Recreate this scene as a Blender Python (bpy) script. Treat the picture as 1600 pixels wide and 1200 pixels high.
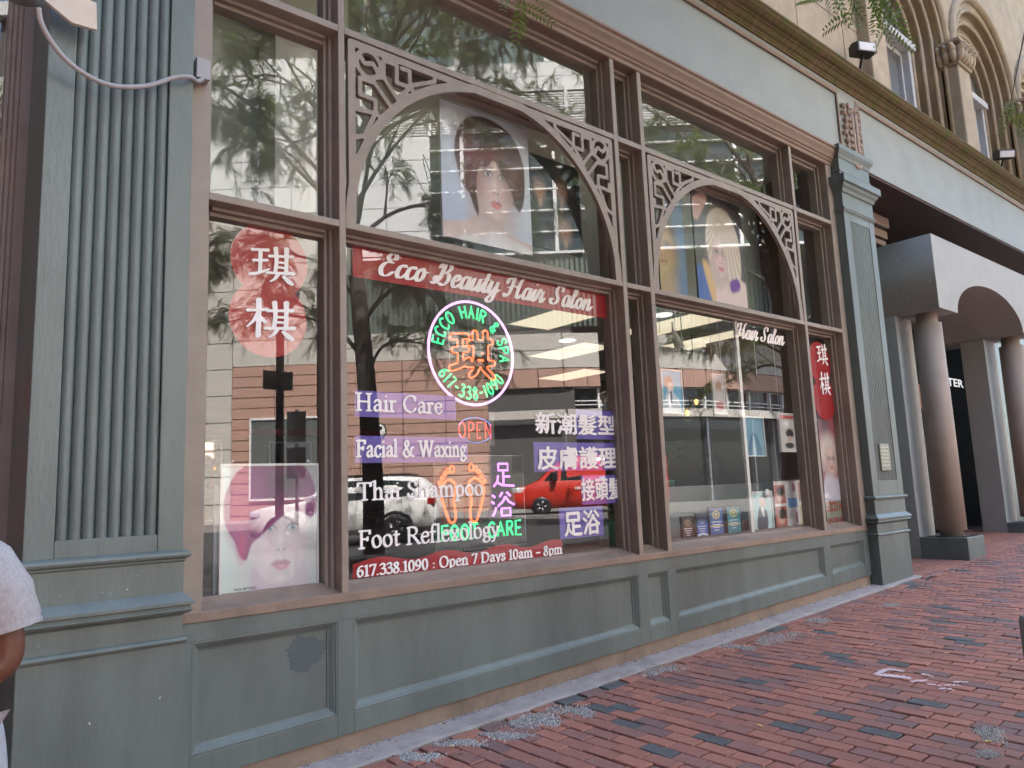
import bpy, bmesh, math, random
import numpy as np
from mathutils import Vector, Matrix

for _o in list(bpy.data.objects):
    bpy.data.objects.remove(_o, do_unlink=True)
SC = bpy.context.scene
COL = SC.collection
R = math.radians

# ------------------------------------------------------------------ camera
S = 1.3                     # survey unit -> metres
CZ = 1.469                  # eye height over the pavement at x = 0
CAM = np.array([0.0, -3.9, CZ])
FPX = 1169.47               # focal length in pixels of a 1600 px wide frame
YAW, PITCH, ROLL = R(39.97574), R(8.03886), R(-2.25868)
_fw = np.array([math.sin(YAW) * math.cos(PITCH), math.cos(YAW) * math.cos(PITCH), math.sin(PITCH)])
_r0 = np.array([math.cos(YAW), -math.sin(YAW), 0.0])
_u0 = np.cross(_r0, _fw)
_r = _r0 * math.cos(ROLL) + _u0 * math.sin(ROLL)
_u = -_r0 * math.sin(ROLL) + _u0 * math.cos(ROLL)
cd = bpy.data.cameras.new('camera')
cam = bpy.data.objects.new('camera', cd)
COL.objects.link(cam)
cam.matrix_world = Matrix(((_r[0], _u[0], -_fw[0], CAM[0]), (_r[1], _u[1], -_fw[1], CAM[1]),
                           (_r[2], _u[2], -_fw[2], CAM[2]), (0, 0, 0, 1)))
cd.sensor_width = 36.0
cd.lens = 36.0 * FPX / 1600.0
cd.clip_start = 0.05
cd.clip_end = 3000.0
SC.camera = cam

# ------------------------------------------------------------------ sky, sun, exposure
SUN_EL, SUN_AZ = R(57), R(-20)      # azimuth from +Y towards +X: the sun stands behind the shop
world = bpy.data.worlds.new('World')
SC.world = world
world.use_nodes = True
wn = world.node_tree
wn.nodes.clear()
sky = wn.nodes.new('ShaderNodeTexSky')
sky.sky_type = 'NISHITA'
sky.sun_disc = False
sky.sun_elevation = SUN_EL
sky.sun_rotation = SUN_AZ
sky.air_density = 1.0
sky.dust_density = 2.0
sky.ozone_density = 1.0
bg = wn.nodes.new('ShaderNodeBackground')
bg.inputs[1].default_value = 0.15
wo = wn.nodes.new('ShaderNodeOutputWorld')
wn.links.new(sky.outputs[0], bg.inputs[0])
wn.links.new(bg.outputs[0], wo.inputs[0])
sl = bpy.data.lights.new('sun', 'SUN')
sl.energy = 4.6
sl.angle = R(0.53)
sl.color = (1.0, 0.95, 0.87)
sun = bpy.data.objects.new('sun', sl)
COL.objects.link(sun)
_sd = Vector((math.sin(SUN_AZ) * math.cos(SUN_EL), math.cos(SUN_AZ) * math.cos(SUN_EL), math.sin(SUN_EL)))
sun.rotation_euler = _sd.to_track_quat('Z', 'Y').to_euler()
sun.location = (-10, 25, 30)
SC.view_settings.view_transform = 'Standard'
SC.view_settings.look = 'None'
SC.view_settings.exposure = 3.15
SC.view_settings.gamma = 1.0
SC.view_settings.use_curve_mapping = False
SC.render.engine = 'CYCLES'
SC.cycles.use_denoising = True
SC.cycles.max_bounces = 8
SC.cycles.diffuse_bounces = 4
SC.cycles.glossy_bounces = 4
SC.cycles.transparent_max_bounces = 12
SC.cycles.caustics_reflective = False
SC.cycles.caustics_refractive = False
SC.cycles.sample_clamp_indirect = 6.0

# ------------------------------------------------------------------ survey helpers
def ray(u, v):
    return (u - 800) / FPX * _r - (v - 600) / FPX * _u + _fw
def PY(u, v, Y=0.0):                 # point of a pixel on the plane y = Y -> (x, z)
    d = ray(u, v); p = CAM + d * ((Y - CAM[1]) / d[1]); return float(p[0]), float(p[2])
def PD(u, v, depth):                 # point of a pixel at a depth along the optical axis
    return Vector(CAM + ray(u, v) * depth)
def inframe(p, mx=60):
    d = np.array([p[0], p[1], p[2]]) - CAM; w = d @ _fw
    if w < .1: return False
    a = 800 + FPX * (d @ _r) / w; b = 600 - FPX * (d @ _u) / w
    return -mx < a < 1600 + mx and -mx < b < 1200 + mx
YG = 0.156                           # plane of the shop glass
def RD(u, v, depth):                 # a thing seen mirrored in the shop glass, at that mirrored depth
    p = CAM + ray(u, v) * depth
    return Vector((p[0], 2 * YG - p[1], p[2]))
T40 = R(40)
def RF(s, L):                        # street frame across the road: s along it, L its distance
    return (L * math.sin(T40) + s * math.cos(T40), 4.212 - L * math.cos(T40) + s * math.sin(T40))
def X_(a): return S * a
def Z_(a): return S * a + CZ
def gz(x, y=0): return .036 * max(-14.0, min(float(x), 14.0))

# ------------------------------------------------------------------ mesh helpers
class MB:
    def __init__(s): s.v = []; s.f = []; s.sm = []
    def add(s, vs, fs, smooth=False):
        n = len(s.v); s.v += [tuple(float(c) for c in p) for p in vs]
        s.f += [tuple(i + n for i in f) for f in fs]; s.sm += [smooth] * len(fs); return s
    def box(s, x0, x1, y0, y1, z0, z1):
        return s.hexa([(x0, y0, z0), (x1, y0, z0), (x1, y1, z0), (x0, y1, z0), (x0, y0, z1), (x1, y0, z1), (x1, y1, z1), (x0, y1, z1)])
    def hexa(s, p):
        return s.add(p, [(0, 3, 2, 1), (4, 5, 6, 7), (0, 1, 5, 4), (1, 2, 6, 5), (2, 3, 7, 6), (3, 0, 4, 7)])
    def quad(s, a, b, c, d): return s.add([a, b, c, d], [(0, 1, 2, 3)])
    def tube(s, pts, r, n=8, closed=False, smooth=True, cap=True):
        pts = [Vector(p) for p in pts]; m = len(pts)
        rr = list(r) if hasattr(r, '__len__') else [r] * m
        vs = []; N = None
        for i in range(m):
            a = pts[i - 1] if (i > 0 or closed) else pts[i]
            b = pts[(i + 1) % m] if (i < m - 1 or closed) else pts[i]
            t = (b - a)
            t = t.normalized() if t.length > 1e-9 else Vector((0, 0, 1))
            if N is None:
                N = t.orthogonal().normalized()
            else:
                N = (N - t * N.dot(t))
                N = N.normalized() if N.length > 1e-6 else t.orthogonal().normalized()
            B = t.cross(N)
            for k in range(n):
                an = 2 * math.pi * k / n
                vs.append(pts[i] + (N * math.cos(an) + B * math.sin(an)) * rr[i])
        fs = []
        for i in range(m if closed else m - 1):
            j = (i + 1) % m
            for k in range(n):
                k2 = (k + 1) % n
                fs.append((i * n + k, i * n + k2, j * n + k2, j * n + k))
        if cap and not closed:
            fs.append(tuple(range(n - 1, -1, -1))); fs.append(tuple((m - 1) * n + k for k in range(n)))
        return s.add(vs, fs, smooth)
    def lathe(s, prof, c, n=24, smooth=True):      # prof [(r, z)] about the vertical axis through c
        vs = []; fs = []
        for (r, z) in prof:
            for k in range(n):
                a = 2 * math.pi * k / n
                vs.append((c[0] + r * math.cos(a), c[1] + r * math.sin(a), c[2] + z))
        for i in range(len(prof) - 1):
            for k in range(n):
                k2 = (k + 1) % n
                fs.append((i * n + k, i * n + k2, (i + 1) * n + k2, (i + 1) * n + k))
        fs.append(tuple(range(n - 1, -1, -1))); fs.append(tuple((len(prof) - 1) * n + k for k in range(n)))
        return s.add(vs, fs, smooth)
    def sphere(s, c, r, n=12, m=8, sq=(1, 1, 1)):
        prof = [(max(1e-4, math.sin(math.pi * i / m)) * r, -math.cos(math.pi * i / m) * r) for i in range(m + 1)]
        k0 = len(s.v); s.lathe(prof, (0, 0, 0), n)
        for i in range(k0, len(s.v)):
            p = s.v[i]; s.v[i] = (c[0] + p[0] * sq[0], c[1] + p[1] * sq[1], c[2] + p[2] * sq[2])
        return s
    def sweep(s, prof, path, closed=False, up=(0, 0, 1)):
        """prof: [(o, h)] o = outwards (right of travel), h along up; path: points; mitred corners; ends capped"""
        up = Vector(up); P = [Vector(p) for p in path]; m = len(P); vs = []
        for i in range(m):
            t0 = (P[i] - P[i - 1]).normalized() if (i > 0 or closed) else None
            t1 = (P[(i + 1) % m] - P[i]).normalized() if (i < m - 1 or closed) else None
            t0 = t0 or t1; t1 = t1 or t0
            n0 = t0.cross(up); n1 = t1.cross(up)
            n = (n0 + n1); n = n / max(1e-6, n.dot(n0)) if n.length > 1e-6 else n0
            for (o, h) in prof:
                vs.append(P[i] + n * o + up * h)
        k = len(prof); fs = []
        for i in range(m if closed else m - 1):
            j = (i + 1) % m
            for q in range(k):
                q2 = (q + 1) % k
                fs.append((i * k + q, j * k + q, j * k + q2, i * k + q2))
        if not closed:
            fs.append(tuple(range(k))); fs.append(tuple((m - 1) * k + q for q in range(k - 1, -1, -1)))
        return s.add(vs, fs)
    def mesh(s, name):
        me = bpy.data.meshes.new(name); me.from_pydata(s.v, [], s.f); me.update()
        me.polygons.foreach_set('use_smooth', s.sm)
        bm = bmesh.new(); bm.from_mesh(me); bmesh.ops.recalc_face_normals(bm, faces=bm.faces); bm.to_mesh(me); bm.free()
        return me
    def build(s, name, mat, parent=None, bevel=0, loc=None):
        return link(name, s.mesh(name), mat, parent, bevel, loc)

def link(name, me, mat, parent=None, bevel=0, loc=None):
    o = bpy.data.objects.new(name, me); COL.objects.link(o)
    if mat is not None and not me.materials: me.materials.append(mat)
    if parent is not None: o.parent = parent
    if loc is not None: o.location = loc
    if bevel:
        b = o.modifiers.new('bevel', 'BEVEL'); b.width = bevel; b.segments = 2; b.limit_method = 'ANGLE'; b.angle_limit = R(35)
        b.harden_normals = False
    return o
def tag(o, label, cat, group=None):
    o['label'] = label; o['category'] = cat
    if group: o['group'] = group
    return o
def thing(name, label, cat, loc=(0, 0, 0), rz=0.0, group=None):
    o = bpy.data.objects.new(name, None); COL.objects.link(o); o.empty_display_size = .1
    o.location = loc; o.rotation_euler = (0, 0, rz)
    return tag(o, label, cat, group)
def kind(o, k): o['kind'] = k; return o
def B(name, mat, parent, *boxes, bevel=0):
    m = MB()
    for b in boxes: m.box(*b)
    return m.build(name, mat, parent, bevel)

# ------------------------------------------------------------------ materials
def mat(name, col, rough=.6, var=.12, scale=6.0, bump=0.0, bscale=60.0, metal=0.0, spec=.4, stretch=(1, 1, 1), col2=None, c2scale=2.0, c2thr=(.45, .65), streak=0.0):
    m = bpy.data.materials.new(name); m.use_nodes = True
    nt = m.node_tree; nd = nt.nodes; lk = nt.links
    bs = nd['Principled BSDF']
    tc = nd.new('ShaderNodeTexCoord'); mp = nd.new('ShaderNodeMapping'); mp.inputs['Scale'].default_value = stretch
    lk.new(tc.outputs['Object'], mp.inputs[0])
    n1 = nd.new('ShaderNodeTexNoise'); n1.inputs['Scale'].default_value = scale; n1.inputs['Detail'].default_value = 6
    n1.inputs['Roughness'].default_value = .65
    lk.new(mp.outputs[0], n1.inputs['Vector'])
    r1 = nd.new('ShaderNodeValToRGB'); e = r1.color_ramp.elements
    e[0].position = .3; e[1].position = .7
    c = list(col)
    e[0].color = [max(0, x * (1 - var)) for x in c] + [1]
    e[1].color = [min(1, x * (1 + var)) for x in c] + [1]
    lk.new(n1.outputs[0], r1.inputs[0]); out = r1.outputs[0]
    if col2 is not None:
        n2 = nd.new('ShaderNodeTexNoise'); n2.inputs['Scale'].default_value = c2scale; n2.inputs['Detail'].default_value = 8
        n2.inputs['Roughness'].default_value = .7
        lk.new(mp.outputs[0], n2.inputs['Vector'])
        r2 = nd.new('ShaderNodeValToRGB'); r2.color_ramp.elements[0].position = c2thr[0]; r2.color_ramp.elements[1].position = c2thr[1]
        lk.new(n2.outputs[0], r2.inputs[0])
        mx = nd.new('ShaderNodeMixRGB'); mx.inputs[2].default_value = list(col2) + [1]
        lk.new(r2.outputs[0], mx.inputs[0]); lk.new(out, mx.inputs[1]); out = mx.outputs[0]
    lk.new(out, bs.inputs['Base Color'])
    bs.inputs['Roughness'].default_value = rough; bs.inputs['Metallic'].default_value = metal
    bs.inputs['Specular IOR Level'].default_value = spec
    if bump:
        n3 = nd.new('ShaderNodeTexNoise'); n3.inputs['Scale'].default_value = bscale; n3.inputs['Detail'].default_value = 5
        lk.new(mp.outputs[0], n3.inputs['Vector'])
        bp = nd.new('ShaderNodeBump'); bp.inputs['Strength'].default_value = bump; bp.inputs['Distance'].default_value = .01
        lk.new(n3.outputs[0], bp.inputs['Height']); lk.new(bp.outputs[0], bs.inputs['Normal'])
    return m
def emit(name, col, st):
    m = bpy.data.materials.new(name); m.use_nodes = True; nt = m.node_tree
    bs = nt.nodes['Principled BSDF']; bs.inputs['Base Color'].default_value = (*[min(1, c) for c in col], 1)
    bs.inputs['Emission Color'].default_value = (*col, 1); bs.inputs['Emission Strength'].default_value = st
    return m
def glassmat(name, r0, tint=(1, 1, 1), wav=0.0, dust_haze=0.0):
    m = bpy.data.materials.new(name); m.use_nodes = True; nt = m.node_tree; nd = nt.nodes; lk = nt.links
    nd.clear(); out = nd.new('ShaderNodeOutputMaterial'); mx = nd.new('ShaderNodeMixShader')
    tr = nd.new('ShaderNodeBsdfTransparent'); tr.inputs[0].default_value = (*tint, 1)
    gl = nd.new('ShaderNodeBsdfGlossy'); gl.inputs['Roughness'].default_value = 0.0; gl.inputs[0].default_value = (1, 1, 1, 1)
    lw = nd.new('ShaderNodeLayerWeight'); lw.inputs[0].default_value = .5
    pw = nd.new('ShaderNodeMath'); pw.operation = 'POWER'; pw.inputs[1].default_value = 5
    ma = nd.new('ShaderNodeMath'); ma.operation = 'MULTIPLY_ADD'; ma.inputs[1].default_value = 1 - r0; ma.inputs[2].default_value = r0
    lk.new(lw.outputs['Facing'], pw.inputs[0]); lk.new(pw.outputs[0], ma.inputs[0]); lk.new(ma.outputs[0], mx.inputs[0])
    lk.new(tr.outputs[0], mx.inputs[1]); lk.new(gl.outputs[0], mx.inputs[2]); lk.new(mx.outputs[0], out.inputs[0])
    if dust_haze:                          # dirty film and smears, with pale haze mixed in to lift dark reflections
        t2 = nd.new('ShaderNodeTexCoord'); mp = nd.new('ShaderNodeMapping'); mp.inputs['Scale'].default_value = (1.2, 1, 3.5); mp.inputs['Rotation'].default_value = (0, .5, 0)
        nz = nd.new('ShaderNodeTexNoise'); nz.inputs['Scale'].default_value = 2.2; nz.inputs['Detail'].default_value = 7
        df = nd.new('ShaderNodeBsdfDiffuse'); df.inputs[0].default_value = (.75, .73, .70, 1)
        mu = nd.new('ShaderNodeMath'); mu.operation = 'MULTIPLY'; mu.inputs[1].default_value = dust_haze * 2
        m2 = nd.new('ShaderNodeMixShader')
        lk.new(t2.outputs['Object'], mp.inputs[0]); lk.new(mp.outputs[0], nz.inputs['Vector']); lk.new(nz.outputs[0], mu.inputs[0]); lk.new(mu.outputs[0], m2.inputs[0])
        lk.new(mx.outputs[0], m2.inputs[1]); lk.new(df.outputs[0], m2.inputs[2]); lk.new(m2.outputs[0], out.inputs[0])
    if wav:
        tc = nd.new('ShaderNodeTexCoord'); n3 = nd.new('ShaderNodeTexNoise'); n3.inputs['Scale'].default_value = 1.1; n3.inputs['Detail'].default_value = 0
        lk.new(tc.outputs['Object'], n3.inputs['Vector'])
        bp = nd.new('ShaderNodeBump'); bp.inputs['Strength'].default_value = wav; bp.inputs['Distance'].default_value = .02
        lk.new(n3.outputs[0], bp.inputs['Height']); lk.new(bp.outputs[0], gl.inputs['Normal'])
    return m
def vcolmat(name, rough=.5):
    m = bpy.data.materials.new(name); m.use_nodes = True; nt = m.node_tree
    a = nt.nodes.new('ShaderNodeVertexColor'); a.layer_name = 'print'
    bs = nt.nodes['Principled BSDF']; nt.links.new(a.outputs[0], bs.inputs['Base Color']); bs.inputs['Roughness'].default_value = rough
    return m
M = {}
M['green'] = mat('grey_green_paint', (.146, .184, .176), .36, .13, 4, .22, 60, stretch=(1, 1, .25), col2=(.092, .115, .112), c2scale=2.3, c2thr=(.46, .78))
M['fascia'] = mat('pale_fascia_paint', (.255, .275, .258), .5, .08, 2, .06, 70, col2=(.21, .226, .21), c2scale=1.6, c2thr=(.5, .85))
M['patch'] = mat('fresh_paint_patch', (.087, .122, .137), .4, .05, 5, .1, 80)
M['brown'] = mat('taupe_frame_paint', (.295, .25, .21), .45, .10, 5, .12, 90, col2=(.225, .19, .16), c2scale=3, c2thr=(.5, .8))
M['moulding'] = mat('brown_moulding_paint', (.235, .170, .130), .5, .1, 6, .1, 90)
M['sill'] = mat('weathered_sill_paint', (.274, .205, .160), .55, .12, 7, .15, 60, col2=(.152, .129, .114), c2scale=4, c2thr=(.5, .75))
M['plinth'] = mat('tan_plinth_render', (.275, .215, .17), .8, .14, 9, .4, 70, col2=(.152, .122, .106), c2scale=3, c2thr=(.5, .78))
M['cornice'] = mat('mossy_cornice', (.129, .087, .046), .9, .35, 8, .6, 30, stretch=(3, 1, .3), col2=(.076, .099, .019), c2scale=3.0, c2thr=(.45, .66))
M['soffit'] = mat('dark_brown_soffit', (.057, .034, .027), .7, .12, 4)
M['stone'] = mat('buff_sandstone', (.380, .304, .213), .85, .14, 4, .35, 40, col2=(.251, .205, .152), c2scale=1.2, c2thr=(.48, .75))
M['ornament'] = mat('pinkish_ornament_paint', (.36, .275, .225), .7, .12, 20, .2, 60)
M['white'] = mat('white_paint', (.78, .77, .74), .5, .06, 8)
M['peel'] = mat('peeling_white_paint', (.471, .471, .486), .7, .08, 9, .3, 50, col2=(.266, .251, .228), c2scale=9, c2thr=(.55, .7))
M['glass'] = glassmat('shop_glass', .084, (.96, .98, .97), .0035, .010)
M['darkglass'] = mat('dark_window_glass', (.03, .035, .04), .08, .1, 2, spec=.8)
M['concrete'] = mat('pale_concrete', (.380, .334, .319), .9, .14, 10, .5, 60, col2=(.236, .213, .205), c2scale=3, c2thr=(.5, .7))
M['mortar'] = mat('spilt_mortar', (.46, .45, .44), .95, .35, 60, 1.0, 120)
M['joint'] = mat('dark_brick_joint', (.075, .064, .058), .95, .3, 40, .4, 150)
M['asphalt'] = mat('asphalt', (.05, .05, .052), .9, .2, 20, .4, 120)
def brickmat(name, c, var=.16):
    return mat(name, c, .75, var, 14, .5, 90, col2=[x * .6 for x in c], c2scale=9, c2thr=(.52, .8))
M['brick'] = [brickmat('brick_red', (.343, .149, .115)), brickmat('brick_red_bright', (.403, .171, .126)), brickmat('brick_red_dull', (.301, .148, .124)),
              brickmat('brick_maroon', (.219, .129, .120)), brickmat('brick_blue_black', (.112, .115, .116))]
M['red'] = mat('red_vinyl', (.40, .004, .014), .4, .04, 3)
M['purple'] = mat('purple_vinyl', (.12, .095, .46), .4, .05, 3)
M['letter'] = mat('white_vinyl_letters', (.92, .92, .92), .4, .02, 3)
M['black'] = mat('black_plastic', (.02, .02, .022), .4, .1, 8)
M['darkmetal'] = mat('dark_grey_metal', (.10, .10, .10), .45, .15, 8, metal=.6)
M['steel'] = mat('galvanised_steel', (.45, .46, .48), .35, .12, 15, metal=.8)
M['greyplastic'] = mat('grey_plastic', (.36, .36, .38), .5, .06, 8)
M['print'] = vcolmat('printed_paper', .45)
# ------------------------------------------------------------------ outline engine: pen strokes -> closed contours
def smooth_path(p, n=7, closed=False):
    p = [np.array(q, float) for q in p]
    if len(p) < 3: return p
    out = []; m = len(p)
    for i in range(m if closed else m - 1):
        a = p[i - 1] if (i > 0 or closed) else 2 * p[0] - p[1]
        b = p[i]; c = p[(i + 1) % m]
        d = p[(i + 2) % m] if (i + 2 < m or closed) else 2 * p[-1] - p[-2]
        for k in range(n):
            t = k / n
            out.append(.5 * (2 * b + (c - a) * t + (2 * a - 5 * b + 4 * c - d) * t * t + (3 * b - a - 3 * c + d) * t ** 3))
    if not closed: out.append(p[-1])
    else: out.append(out[0])
    return out
def field(strokes, nib, h, pad=.15):
    """strokes: list of point lists (x, y[, w]); nib (a, b, angle)"""
    allp = np.concatenate([np.array([q[:2] for q in s_]) for s_ in strokes])
    x0, y0 = allp.min(0) - pad; x1, y1 = allp.max(0) + pad
    nx = int((x1 - x0) / h) + 2; ny = int((y1 - y0) / h) + 2
    Fm = np.full((ny, nx), 1.0)
    a, b, an = nib; ca, sa = math.cos(an), math.sin(an)
    def tr(P): return np.stack([(P[..., 0] * ca + P[..., 1] * sa) / a, (-P[..., 0] * sa + P[..., 1] * ca) / b], -1)
    for st in strokes:
        for i in range(len(st) - 1):
            p = np.array(st[i], float); q = np.array(st[i + 1], float)
            wp = p[2] if len(p) > 2 else 1.0; wq = q[2] if len(q) > 2 else 1.0
            rr = max(a, b) * max(wp, wq) + 2 * h
            i0 = max(0, int((min(p[0], q[0]) - rr - x0) / h)); i1 = min(nx, int((max(p[0], q[0]) + rr - x0) / h) + 2)
            j0 = max(0, int((min(p[1], q[1]) - rr - y0) / h)); j1 = min(ny, int((max(p[1], q[1]) + rr - y0) / h) + 2)
            gx, gy = np.meshgrid(x0 + h * np.arange(i0, i1), y0 + h * np.arange(j0, j1))
            G = tr(np.stack([gx, gy], -1)); pt = tr(p[:2]); qt = tr(q[:2]); dv = qt - pt
            L2 = float(dv @ dv) + 1e-12
            t = np.clip(((G - pt) @ dv) / L2, 0, 1)
            dist = np.linalg.norm(G - pt - t[..., None] * dv, axis=-1) - (wp + (wq - wp) * t)
            Fm[j0:j1, i0:i1] = np.minimum(Fm[j0:j1, i0:i1], dist * b)
    return Fm, x0, y0
_MS = {1: [(0, 3)], 2: [(1, 0)], 3: [(1, 3)], 4: [(2, 1)], 5: [(0, 3), (2, 1)], 6: [(2, 0)], 7: [(2, 3)], 8: [(3, 2)], 9: [(0, 2)],
       10: [(1, 0), (3, 2)], 11: [(1, 2)], 12: [(3, 1)], 13: [(0, 1)], 14: [(3, 0)]}
def contours(Fm, x0, y0, h, tol=.12):
    I = (Fm < 0).astype(int)
    code = I[:-1, :-1] + 2 * I[:-1, 1:] + 4 * I[1:, 1:] + 8 * I[1:, :-1]
    nxt = {}
    for j, i in zip(*np.nonzero((code > 0) & (code < 15))):
        ed = (('h', j, i), ('v', j, i + 1), ('h', j + 1, i), ('v', j, i))
        for a, b in _MS[code[j, i]]: nxt[ed[a]] = ed[b]
    def pos(e):
        k, j, i = e
        if k == 'h':
            a, b = Fm[j, i], Fm[j, i + 1]; t = a / (a - b); return (x0 + h * (i + t), y0 + h * j)
        a, b = Fm[j, i], Fm[j + 1, i]; t = a / (a - b); return (x0 + h * i, y0 + h * (j + t))
    out = []
    while nxt:
        st = next(iter(nxt)); e = st; loop = []
        while e in nxt:
            loop.append(pos(e)); e = nxt.pop(e)
        loop = simplify(loop, tol * h)
        if len(loop) >= 3: out.append(loop)
    return out
def simplify(pts, tol):
    if len(pts) < 8: return pts
    P = np.array(pts); n = len(P); k = int(np.argmax(((P - P[0]) ** 2).sum(1)))
    def rdp(idx):
        keep = {idx[0], idx[-1]}; st = [(0, len(idx) - 1)]
        while st:
            a, b = st.pop()
            if b - a < 2: continue
            A, Bp = P[idx[a]], P[idx[b]]; d = Bp - A; L = np.hypot(*d) + 1e-12
            Q = P[idx[a + 1:b]] - A
            dd = np.abs(Q[:, 0] * d[1] - Q[:, 1] * d[0]) / L
            m = int(np.argmax(dd))
            if dd[m] > tol:
                m += a + 1; keep.add(idx[m]); st += [(a, m), (m, b)]
        return keep
    ks = rdp(np.arange(0, k + 1)) | rdp(np.concatenate([np.arange(k, n), [0]]))
    return [pts[i] for i in sorted(ks)]
TMP = bpy.data.scenes.new('outline_work')      # empty scratch scene for turning outlines into meshes
def fill_mesh(name, loops, fx, depth=.0016):
    """loops in local x, y (front towards the viewer); fx maps (x, y, d) to the world"""
    cu = bpy.data.curves.new(name, 'CURVE'); cu.dimensions = '2D'; cu.fill_mode = 'BOTH'; cu.extrude = depth / 2
    for lp in loops:
        sp = cu.splines.new('POLY'); sp.points.add(len(lp) - 1); sp.use_cyclic_u = True
        for k, q in enumerate(lp): sp.points[k].co = (q[0], q[1], 0, 1)
    return curve_to_mesh(name, cu, fx)
def curve_to_mesh(name, cu, fx):
    o = bpy.data.objects.new(name, cu); TMP.collection.objects.link(o)
    vl = TMP.view_layers[0]; vl.update()
    me = bpy.data.meshes.new_from_object(o.evaluated_get(vl.depsgraph))
    bpy.data.objects.remove(o); bpy.data.curves.remove(cu)
    me.materials.clear()
    for v in me.vertices: v.co = fx(v.co.x, v.co.y, v.co.z)
    me.update(); me.name = name
    return me
def on_plane(x0, z0, sx, sz, Y):
    return lambda x, y, d: (x0 + x * sx, Y - d, z0 + y * sz)

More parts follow.
